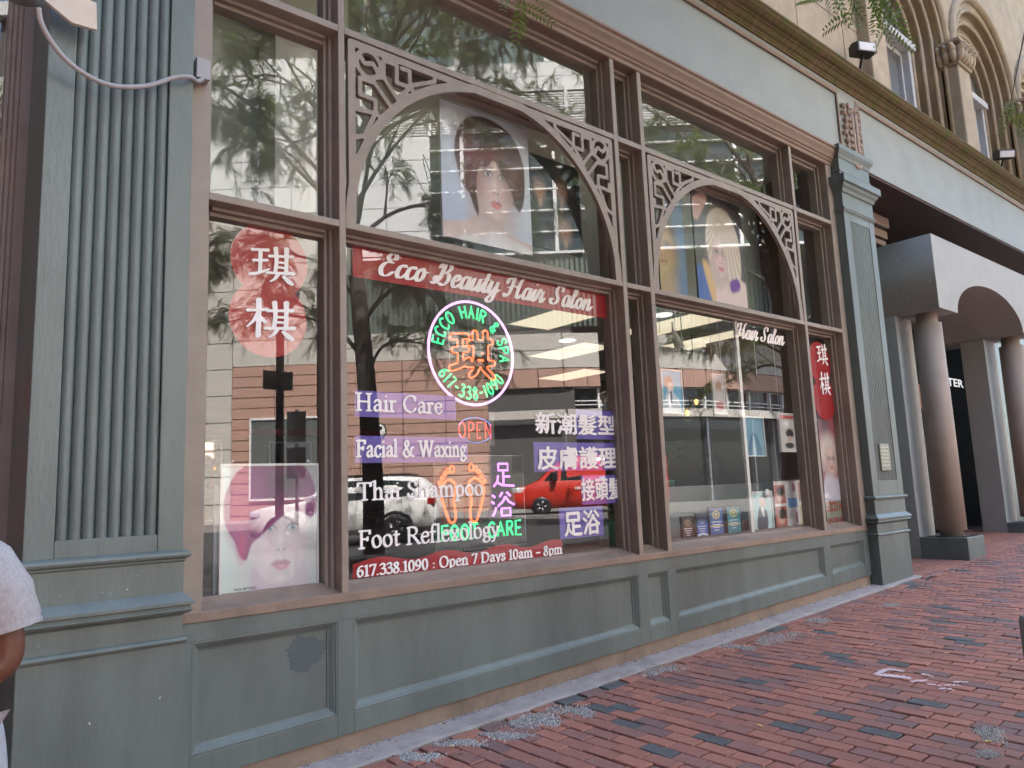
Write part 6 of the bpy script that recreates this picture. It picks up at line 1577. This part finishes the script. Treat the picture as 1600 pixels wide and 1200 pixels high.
for sg in (-1, 1):
    q = MB(); V_ = [(x, sg * (ysv(z) + .02), z) for x, z in [(.35, 1.15), (2.6, 1.15), (2.6, 1.95), (.35, 1.95)]]; q.add(V_, [(0, 1, 2, 3)]); q.build('side_panel', mat('white_van_panel', (.62, .60, .66), .4), van)
    B('headlight', mat('head_lamp_van', (.55, .57, .6), .08, .1, 5), van, (-2.76, -2.25, min(sg * .66, sg * .96), max(sg * .66, sg * .96), .86, 1.08), bevel=.05); B('bumper', M['darkmetal'], van, (-2.9, -2.5, min(sg * .1, sg * .9), max(sg * .1, sg * .9), .34, .58), bevel=.04)
    for xx in (-1.85, 1.75): wheel(van, xx, sg * .9, .36, .24, M['steel'])
    B('mirror', M['black'], van, (-1.45, -1.25, min(sg * 1.0, sg * 1.25), max(sg * 1.0, sg * 1.25), 1.28, 1.62), bevel=.04)
sans('lettering', 'VENTILATION', 0, 0, .20, 2.0, 0, M['black'], van, .02, fx=lambda x, z, d: (2.5 - x, ysv(1.6) + .035 + d, 1.62 + z))
sans('lettering', '617-338-4409', 0, 0, .12, .9, 0, M['letter'], van, .02, fx=lambda x, z, d: (.30 - x, 1.0 + .03 + d, .93 + z))
# street furniture
def lamp_post(label, P):
    t = thing('street_lamp', label, 'street lamp', P); z = 0
    MB().lathe([(.16, 0), (.16, .3), (.09, .45), (.065, .9), (.06, 3.9), (.09, 3.95), (.10, 4.1), (.13, 4.2), (.09, 4.26)], (0, 0, 0), 16).build('post', M['darkmetal'], t); MB().sphere((0, 0, 4.56), .30, 16, 12, (1, 1, 1.05)).build('globe', mat('frosted_globe', (.55, .53, .5), .3, .05, 4), t)
    B('sign_plate', M['darkmetal'], t, (-.24, .24, -.09, -.07, 3.0, 3.3)); return t
P = RD(437, 700, 11.6); lamp_post('dark globe street lamp on the pavement behind the camera', (P.x, P.y, gz(P.x)))
def pole_sign(name, label, P, h, plates):
    t = thing(name, label, 'street sign', (P.x, P.y, gz(P.x)), T40)
    MB().tube([(0, 0, 0), (0, 0, h)], .028, 8).build('post', M['steel'], t)
    for (z0, z1, w) in plates: B('plate', M['steel'], t, (-w / 2, w / 2, .03, .04, z0, z1), bevel=.01)
    return t
pole_sign('parking_sign', 'grey two-plate parking sign post by the kerb', RD(464, 700, 12.5), 2.75, [(2.2, 2.72, .32), (1.6, 2.12, .32)])
P = RD(590, 674, 22.0); tz = P.z
t = thing('transit_sign', 'round white transit sign with a black letter T on a post', 'street sign', (P.x, P.y, gz(P.x)), T40)
MB().tube([(0, 0, 0), (0, 0, tz - .2)], .04, 8).build('post', M['steel'], t)
q = MB(); q.tube([(0, .03, tz - gz(P.x)), (0, .06, tz - gz(P.x))], .26, 28); q.build('disc', M['white'], t)
q = MB(); q.tube([(.26 * math.cos(a), .06, tz - gz(P.x) + .26 * math.sin(a)) for a in np.linspace(0, 6.283, 29)[:-1]], .02, 6, True); q.build('ring', M['black'], t)
B('letter', M['black'], t, (-.15, .15, .06, .075, tz - gz(P.x) + .06, tz - gz(P.x) + .14), (-.04, .04, .06, .075, tz - gz(P.x) - .16, tz - gz(P.x) + .06))

# ------------------------------------------------------------------ honey locust trees on the kerb
M['bark'] = mat('dark_bark', (.11, .095, .085), .95, .25, 8, .8, 25, stretch=(1, 1, .25))
M['leaf'] = mat('honey_locust_leaf', (.13, .19, .05), .55, .35, 3)
def leafmat():
    m = M['leaf']; nt = m.node_tree; bs = nt.nodes['Principled BSDF']; tr = nt.nodes.new('ShaderNodeBsdfTranslucent'); tr.inputs[0].default_value = (.16, .25, .04, 1); mx = nt.nodes.new('ShaderNodeMixShader'); mx.inputs[0].default_value = .35
    out = [n for n in nt.nodes if n.type == 'OUTPUT_MATERIAL'][0]; nt.links.new(bs.outputs[0], mx.inputs[1]); nt.links.new(tr.outputs[0], mx.inputs[2]); nt.links.new(mx.outputs[0], out.inputs[0])
leafmat()
class Leaves:
    def __init__(s): s.v = []; s.f = []
    def frond(s, p, d, L, r, pairs=8):
        d = d.normalized(); side_ = d.cross(Vector((0, 0, 1)))
        side_ = side_.normalized() if side_.length > .05 else Vector((1, 0, 0)); up = side_.cross(d)
        tw = r.uniform(-.8, .8); side_ = side_ * math.cos(tw) + up * math.sin(tw)
        for k in range(pairs):
            f = (k + .6) / pairs; c = p + d * (L * f) + Vector((0, 0, -.25 * L * f * f)); ll = L * .26 * (1 - .35 * abs(f - .5) * 2); w = ll * .19
            for sg in (-1, 1):
                a = side_ * sg + d * .45; a.normalize(); e = c + a * ll + Vector((0, 0, -.12 * ll)); mid = c + a * ll * .5
                n = len(s.v); s.v += [tuple(c), tuple(mid + d * w), tuple(e), tuple(mid - d * w)]; s.f.append((n, n + 1, n + 2, n + 3))
    def build(s, name, parent):
        me = bpy.data.meshes.new(name); me.from_pydata(s.v, [], s.f); me.materials.append(M['leaf']); o = bpy.data.objects.new(name, me); COL.objects.link(o); o.parent = parent; return o
def tree(label, base, trunk, limbs, seed, n_extra, crown_c, crown_r, big=.30, sprigs=()):
    r = random.Random(seed); t = thing('locust_tree', label, 'tree', group='honey locust trees on the kerb'); W = MB(); LV = Leaves(); twigs = []
    tp = [Vector(q) for q in smooth_path([tuple(p) for p in trunk], 5)] if False else [Vector(tuple(q)) for q in smooth_path([tuple(p) for p in trunk], 5)]
    n = len(tp); W.tube(tp, [.15 * (1 - .72 * i / (n - 1)) + .02 for i in range(n)], 12)
    def limb(pts, r0, depth):
        pp = [Vector(tuple(q)) for q in smooth_path([tuple(p) for p in pts], 4)]; n = len(pp)
        if any(inframe(q, 10) for q in pp): return
        W.tube(pp, [max(.004, r0 * (1 - .8 * i / (n - 1))) for i in range(n)], 6 if depth else 8)
        L = sum((pp[i + 1] - pp[i]).length for i in range(n - 1))
        if depth >= 3:
            for i in range(1, n):
                for _ in range(1 if i % 2 else 2):
                    d = (pp[i] - pp[i - 1]).normalized() + Vector((r.uniform(-1, 1), r.uniform(-1, 1), r.uniform(-.7, .4))) * .9
                    if not inframe(pp[i], 40) and (pp[i].z > 4.6 or r.random() < .4): LV.frond(pp[i], d, r.uniform(.11, .19), r)
            return
        k = {0: 7, 1: 5, 2: 4}[depth]
        for q in range(k):
            f = .25 + .75 * (q + r.random()) / k; i = min(n - 2, int(f * (n - 1))); p = pp[i]; d = (pp[i + 1] - pp[i]).normalized()
            a = Vector((r.uniform(-1, 1), r.uniform(-1, 1), r.uniform(-.45, .5))); d2 = (d * .7 + a).normalized(); l2 = L * r.uniform(.32, .55) * (1.15 - .4 * f)
            l2 = max(.25, l2)
            e = p + d2 * l2 + Vector((0, 0, -.10 * l2 * (depth + 1))); mid = p + d2 * l2 * .5 + Vector((r.uniform(-.1, .1), r.uniform(-.1, .1), r.uniform(-.02, .1))) * l2
            limb([p, mid, e], r0 * (.55 if depth == 0 else .5) * (1 - .4 * f), depth + 1)
    for (pts, r0) in limbs: limb(pts, r0, 0)
    for k in range(n_extra):
        i = int(n * r.uniform(.55, .98)); p = tp[min(i, n - 1)]; a = 2 * math.pi * k / n_extra + r.uniform(-.3, .3); L = crown_r * r.uniform(.7, 1.0)
        e = p + Vector((math.cos(a) * L, math.sin(a) * L, r.uniform(.1, .75) * L)); mid = p + (e - p) * .5 + Vector((0, 0, .22 * L)); limb([p, mid, e], .036, 0)
    for (u, v, dep, kk) in sprigs:                      # hanging spray ends that reach into the view
        P = PD(u, v, dep); A = P + Vector((r.uniform(-.1, .1), -.25, .75)); W.tube([tuple(A), tuple((A + P) / 2 + Vector((.03, 0, .04))), tuple(P)], [.006, .004, .002], 5)
        for q in range(kk):
            d = Vector((r.uniform(-1, 1), r.uniform(-.6, .6), r.uniform(-1.0, .2))); LV.frond(P + (A - P) * r.uniform(0, .28), d, r.uniform(.16, .24), r, 9)
    W.build('trunk', M['bark'], t); o = LV.build('crown', t); return t, len(LV.f)
D1 = 11.0
b1 = RD(585, 905, D1)
tr1 = [(b1.x, b1.y, gz(b1.x) - .1)] + [RD(u, v, D1) for u, v in ((583, 760), (576, 640), (566, 520), (556, 420), (550, 320), (545, 200), (552, 60), (560, -120))]
lim = [([RD(566, 505, D1), RD(600, 462, D1 - .2), RD(640, 447, D1 - .5), RD(700, 470, D1 - .8)], .038), ([RD(572, 590, D1), RD(600, 540, D1 + .3), RD(650, 535, D1 + .8), RD(740, 560, D1 + 1.2)], .03),
       ([RD(568, 560, D1), RD(520, 510, D1), RD(440, 492, D1 - .3), RD(340, 505, D1 - .8)], .038), ([RD(560, 470, D1), RD(500, 410, D1 + .3), RD(420, 400, D1 + .4), RD(335, 430, D1 + .3)], .032),
       ([RD(552, 380, D1), RD(620, 330, D1), RD(720, 320, D1 + .2), RD(840, 380, D1 + .5)], .038), ([RD(550, 330, D1), RD(600, 250, D1), RD(660, 180, D1), RD(740, 110, D1)], .038), ([RD(552, 350, D1), RD(480, 280, D1), RD(400, 200, D1), RD(330, 130, D1)], .038),
       ([RD(548, 260, D1), RD(480, 150, D1 - .5), RD(430, 60, D1 - .8), RD(380, -40, D1 - 1)], .032), ([RD(548, 240, D1), RD(610, 100, D1), RD(680, 20, D1), RD(760, -60, D1)], .032), ([RD(556, 420, D1), RD(640, 400, D1 - 1), RD(800, 410, D1 - 1.6), RD(930, 470, D1 - 2)], .032)]
t1, n1 = tree('honey locust tree whose hanging sprays show at the top of the view', b1, tr1, lim, 3, 7, None, 4.2, sprigs=[(812, 8, 4.3, 5), (790, -4, 4.2, 4), (838, 4, 4.4, 3), (1290, 8, 4.6, 6), (1330, 28, 4.5, 7), (1368, 18, 4.7, 8), (1350, -5, 4.6, 6), (1385, 50, 4.6, 4), (1310, -8, 4.5, 5), (1572, 196, 5.2, 4), (1600, 178, 5.0, 5), (1590, 212, 5.2, 3)])
D2 = 18.5
b2 = RD(1232, 830, D2)
tr2 = [(b2.x, b2.y, gz(b2.x) - .1)] + [RD(u, v, D2) for u, v in ((1232, 700), (1236, 600), (1240, 520), (1228, 450), (1210, 390), (1190, 330), (1170, 240), (1160, 120))]
lim2 = [([RD(1238, 560, D2), RD(1180, 530, D2), RD(1110, 520, D2), RD(1040, 545, D2)], .06), ([RD(1236, 580, D2), RD(1200, 570, D2), RD(1150, 590, D2), RD(1090, 620, D2)], .05), ([RD(1232, 470, D2), RD(1180, 430, D2), RD(1120, 410, D2), RD(1040, 430, D2)], .07),
        ([RD(1215, 400, D2), RD(1150, 340, D2), RD(1090, 240, D2), RD(1020, 170, D2)], .06), ([RD(1200, 350, D2), RD(1230, 280, D2), RD(1280, 260, D2), RD(1330, 280, D2)], .05), ([RD(1180, 280, D2), RD(1100, 180, D2), RD(1040, 120, D2), RD(960, 90, D2)], .06), ([RD(1236, 540, D2), RD(1260, 500, D2), RD(1300, 480, D2), RD(1340, 500, D2)], .05)]
t2, n2 = tree('second honey locust tree farther along the kerb', b2, tr2, lim2, 8, 6, None, 4.0)
print('leaf quads', n1, n2)
# ------------------------------------------------------------------ junction box, drooping conduit and lamp on the near pilaster
a, b = PY(304, 93, -.03), PY(325, 131, -.03)
jb = thing('junction_box', 'small grey junction box on the window post at the end of a drooping conduit', 'junction box')
B('box', M['greyplastic'], jb, (a[0], b[0], -.07, .0, b[1], a[1]), bevel=.004)
m = MB()
for (xx, zz) in ((a[0] + .008, a[1] + .004), (b[0] - .008, b[1] - .006)): m.sphere((xx, -.05, zz), .007, 8, 6)
m.build('screw', M['steel'], jb)
YC = YP - .05
cpts = [(317, 124, -.06), (308, 127, -.07), (296, 120, YC), (270, 122, YC), (235, 133, YC), (200, 136, YC - .01), (165, 131, YC - .02), (130, 114, YC - .04), (100, 90, YC - .06), (78, 62, YC - .09), (64, 34, YC - .12), (60, 12, YC - .14)]
P = []
for (u, v, y) in cpts:
    x, z = PY(u, v, y); P.append((x, y, z))
cb = MB().tube([tuple(q) for q in smooth_path(P, 6)], .0115, 10).build('conduit', M['greyplastic'])
tag(cb, 'grey flexible conduit drooping across the near fluted pilaster', 'cable')
xl_, zl_ = PY(42, -20, YP - .18)
lt = thing('wall_lamp', 'dark wall lamp with a pale bracket plate at the top of the near pilaster', 'lamp', (xl_, YP - .18, zl_))
m = MB(); m.sphere((-.02, 0, 0), .085, 18, 12, (1.1, 1.1, .62)); m.build('housing', M['black'], lt)
m = MB(); m.lathe([(.078, -.05), (.09, -.035), (.09, -.015), (.07, .0)], (-.02, 0, 0), 20); m.build('rim', M['steel'], lt)
pl = [PY(u, v, YP - .10) for u, v in ((64, -30), (150, 6), (151, 48), (112, 37), (70, 2))]
o = link('bracket_plate', fill_mesh('bracket_plate', [[(x - xl_, z - zl_) for x, z in pl]], lambda x, y, d: (x, .08 - d, y), .02), mat('cream_bracket_paint', (.62, .56, .47), .5, .06, 8), lt)
MB().tube([(0, 0, 0), (.04, .06, .02), (.10, .10, .05)], .02, 10).build('arm', M['darkmetal'], lt)

# ------------------------------------------------------------------ newspaper box at the right edge
P = PD(1586, 958, 3.35)
nx_, ny_ = P.x + .02, P.y - .02
nbx = thing('news_box', 'grey metal newspaper box on a pedestal at the right edge', 'newspaper box', (P.x, P.y, gz(P.x)), R(-48))
h = P.z - gz(P.x); zb_ = PD(1593, 1056, 3.35).z - gz(P.x)
gm_ = mat('grey_box_paint', (.19, .21, .215), .5, .1, 12, .25, 120)
B('cabinet', gm_, nbx, (0, .46, -.42, 0, zb_, h), bevel=.025)
B('door', mat('box_window', (.05, .05, .055), .15, .1, 4), nbx, (.05, .41, -.428, -.42, zb_ + .08, h - .06))
B('pedestal', M['darkmetal'], nbx, (.06, .40, -.36, -.06, .03, zb_), bevel=.01)
B('foot', M['darkmetal'], nbx, (.02, .44, -.40, -.02, -.02, .03), bevel=.005)
B('handle', M['steel'], nbx, (.20, .26, -.45, -.428, h - .10, h - .07), bevel=.005)

# ------------------------------------------------------------------ passer-by cut by the left edge: heather grey tee, walking to the left
pz0 = gz(0)
person = thing('person', 'passer-by in a heather grey short-sleeved top at the left edge', 'person', (.158, -1.335, pz0), 0)
SKIN = mat('brown_skin', (.12, .05, .03), .5, .08, 10, .05, 60)
SHIRT = mat('heather_grey_jersey', (.34, .335, .35), .9, .18, 170, .15, 260, stretch=(1, 1, .5))
JEAN = mat('pale_blue_denim', (.36, .40, .46), .9, .15, 60, .2, 200)
HAIR = mat('black_hair', (.012, .010, .009), .45, .2, 20)
def skin(name, joints, edges, mt, parent, sub=2):
    me = bpy.data.meshes.new(name); me.from_pydata([j[:3] for j in joints], edges, []); o = link(name, me, mt, parent)
    md = o.modifiers.new('skin', 'SKIN'); md.use_smooth_shade = True
    sv = me.skin_vertices[0].data
    for k, j in enumerate(joints):
        sv[k].radius = (j[3], j[4] if len(j) > 4 else j[3])
    sv[0].use_root = True
    s_ = o.modifiers.new('sub', 'SUBSURF'); s_.levels = sub; s_.render_levels = sub
    return o
# facing -x; y towards the camera is negative
J = [(-.06, 0, .98, .12, .12), (-.055, 0, 1.15, .10, .10), (-.03, 0, 1.32, .115, .11), (-.06, 0, 1.43, .07, .07), (-.12, 0, 1.50, .055, .055), (-.17, 0, 1.58, .085, .075), (-.17, 0, 1.67, .085, .08),
     (.02, -.15, 1.39, .062, .06), (.075, -.205, 1.25, .052, .05), (.115, -.215, 1.09, .044, .043), (.0, -.235, 1.03, .038, .038), (-.14, -.23, 1.02, .026, .026), (-.20, -.23, 1.03, .03, .022),
     (.02, .15, 1.39, .062, .06), (.03, .20, 1.24, .052, .05), (.03, .21, 1.08, .044, .043), (-.06, .21, .96, .038, .038), (-.14, .21, .86, .026, .026), (-.17, .21, .80, .03, .022),
     (-.02, -.09, .88, .10, .095), (-.12, -.09, .50, .062, .062), (-.16, -.09, .11, .042, .042), (-.30, -.09, .04, .034, .03),
     (.04, .09, .88, .10, .095), (.10, .09, .50, .062, .062), (.24, .09, .16, .042, .042), (.12, .09, .04, .034, .03)]
E_ = [(0, 1), (1, 2), (2, 3), (3, 4), (4, 5), (5, 6), (2, 7), (7, 8), (8, 9), (9, 10), (10, 11), (11, 12), (2, 13), (13, 14), (14, 15), (15, 16), (16, 17), (17, 18), (0, 19), (19, 20), (20, 21), (21, 22), (0, 23), (23, 24), (24, 25), (25, 26)]
n = len(J)
for base, dx, yy in ((12, -1, -.23), (18, -.6, .21)):     # five fingers per hand
    bx_, by_, bz_ = J[base][:3]
    for q in range(4):
        k = len(J); oy = (q - 1.5) * .016
        J += [(bx_ - .045, by_ + oy, bz_ - .01, .010, .009), (bx_ - .075, by_ + oy, bz_ - .03 - .004 * q, .009, .008), (bx_ - .08, by_ + oy, bz_ - .055, .008, .007)]; E_ += [(base, k), (k, k + 1), (k + 1, k + 2)]
    k = len(J); J += [(bx_ - .01, by_ - .03, bz_ + .02, .011, .010), (bx_ - .045, by_ - .04, bz_ + .02, .009, .008)]; E_ += [(base - 1, k), (k, k + 1)]
skin('body', J, E_, SKIN, person)
rings = [(-.085, .84, .125, .150), (-.085, .86, .135, .158), (-.08, .94, .138, .160), (-.07, 1.04, .125, .145), (-.055, 1.14, .120, .140), (-.04, 1.24, .128, .150), (-.03, 1.32, .132, .168), (-.03, 1.385, .118, .165), (-.045, 1.42, .095, .12), (-.055, 1.44, .075, .085)]
m = MB(); vs = []; ns = 28
for j, (cx_, z, rx_, ry_) in enumerate(rings):
    for k in range(ns):
        an = 2 * math.pi * k / ns; q = 1 + .018 * math.sin(5 * an + z * 22) + .012 * math.sin(9 * an - z * 31)
        vs.append((cx_ + rx_ * q * math.cos(an), ry_ * q * math.sin(an), z))
m.add(vs, [(j * ns + k, j * ns + (k + 1) % ns, (j + 1) * ns + (k + 1) % ns, (j + 1) * ns + k) for j in range(len(rings) - 1) for k in range(ns)], True)
for (pts) in ([(-.03, -.09, 1.375), (.0, -.145, 1.372), (.045, -.185, 1.325), (.085, -.207, 1.255), (.102, -.212, 1.19), (.108, -.214, 1.165)], [(-.03, .09, 1.375), (.0, .145, 1.372), (.025, .185, 1.325), (.03, .203, 1.255), (.03, .207, 1.19), (.03, .208, 1.165)]):
    pp = smooth_path(pts, 3); m.tube([tuple(q) for q in pp], [(.058 + .016 * min(1, i / 6)) * (1 + .035 * math.sin(i * 2.3)) for i in range(len(pp))], 18, cap=False)
m.build('top', SHIRT, person)
Jn = [(-.07, 0, .93, .125, .14), (-.02, -.09, .84, .115, .108), (-.11, -.09, .52, .078, .075), (-.155, -.09, .14, .066, .066), (.05, .09, .84, .115, .108), (.10, .09, .52, .078, .075), (.225, .09, .20, .066, .066)]
skin('jeans', Jn, [(0, 1), (1, 2), (2, 3), (0, 4), (4, 5), (5, 6)], JEAN, person)
m = MB(); m.sphere((-.15, 0, 1.66), .108, 18, 12, (1.05, .92, 1.1)); m.sphere((-.06, 0, 1.66), .055, 12, 8); m.build('hair', HAIR, person)
m = MB(); m.sphere((-.265, 0, 1.60), .02, 8, 6, (1, .7, 1.2))
m.build('nose', SKIN, person); 
m = MB()
for sg in (-1, 1): m.sphere((-.25, sg * .032, 1.625), .011, 8, 6)
m.build('eye', M['white'], person); B('mouth', mat('lips', (.25, .07, .06), .5), person, (-.258, -.248, -.022, .022, 1.555, 1.565), bevel=.003)
m = MB()
for sg in (-1, 1): m.sphere((-.16, sg * .09, 1.605), .025, 8, 6, (.8, .4, 1.2))
m.build('ear', SKIN, person)
m = MB()
for (x, y, z) in ((-.22, -.09, .03), (.15, .09, .04)): m.sphere((x, y, z), .06, 12, 8, (2.0, .8, .75))
m.build('shoe', M['white'], person)

bpy.data.scenes.remove(TMP)
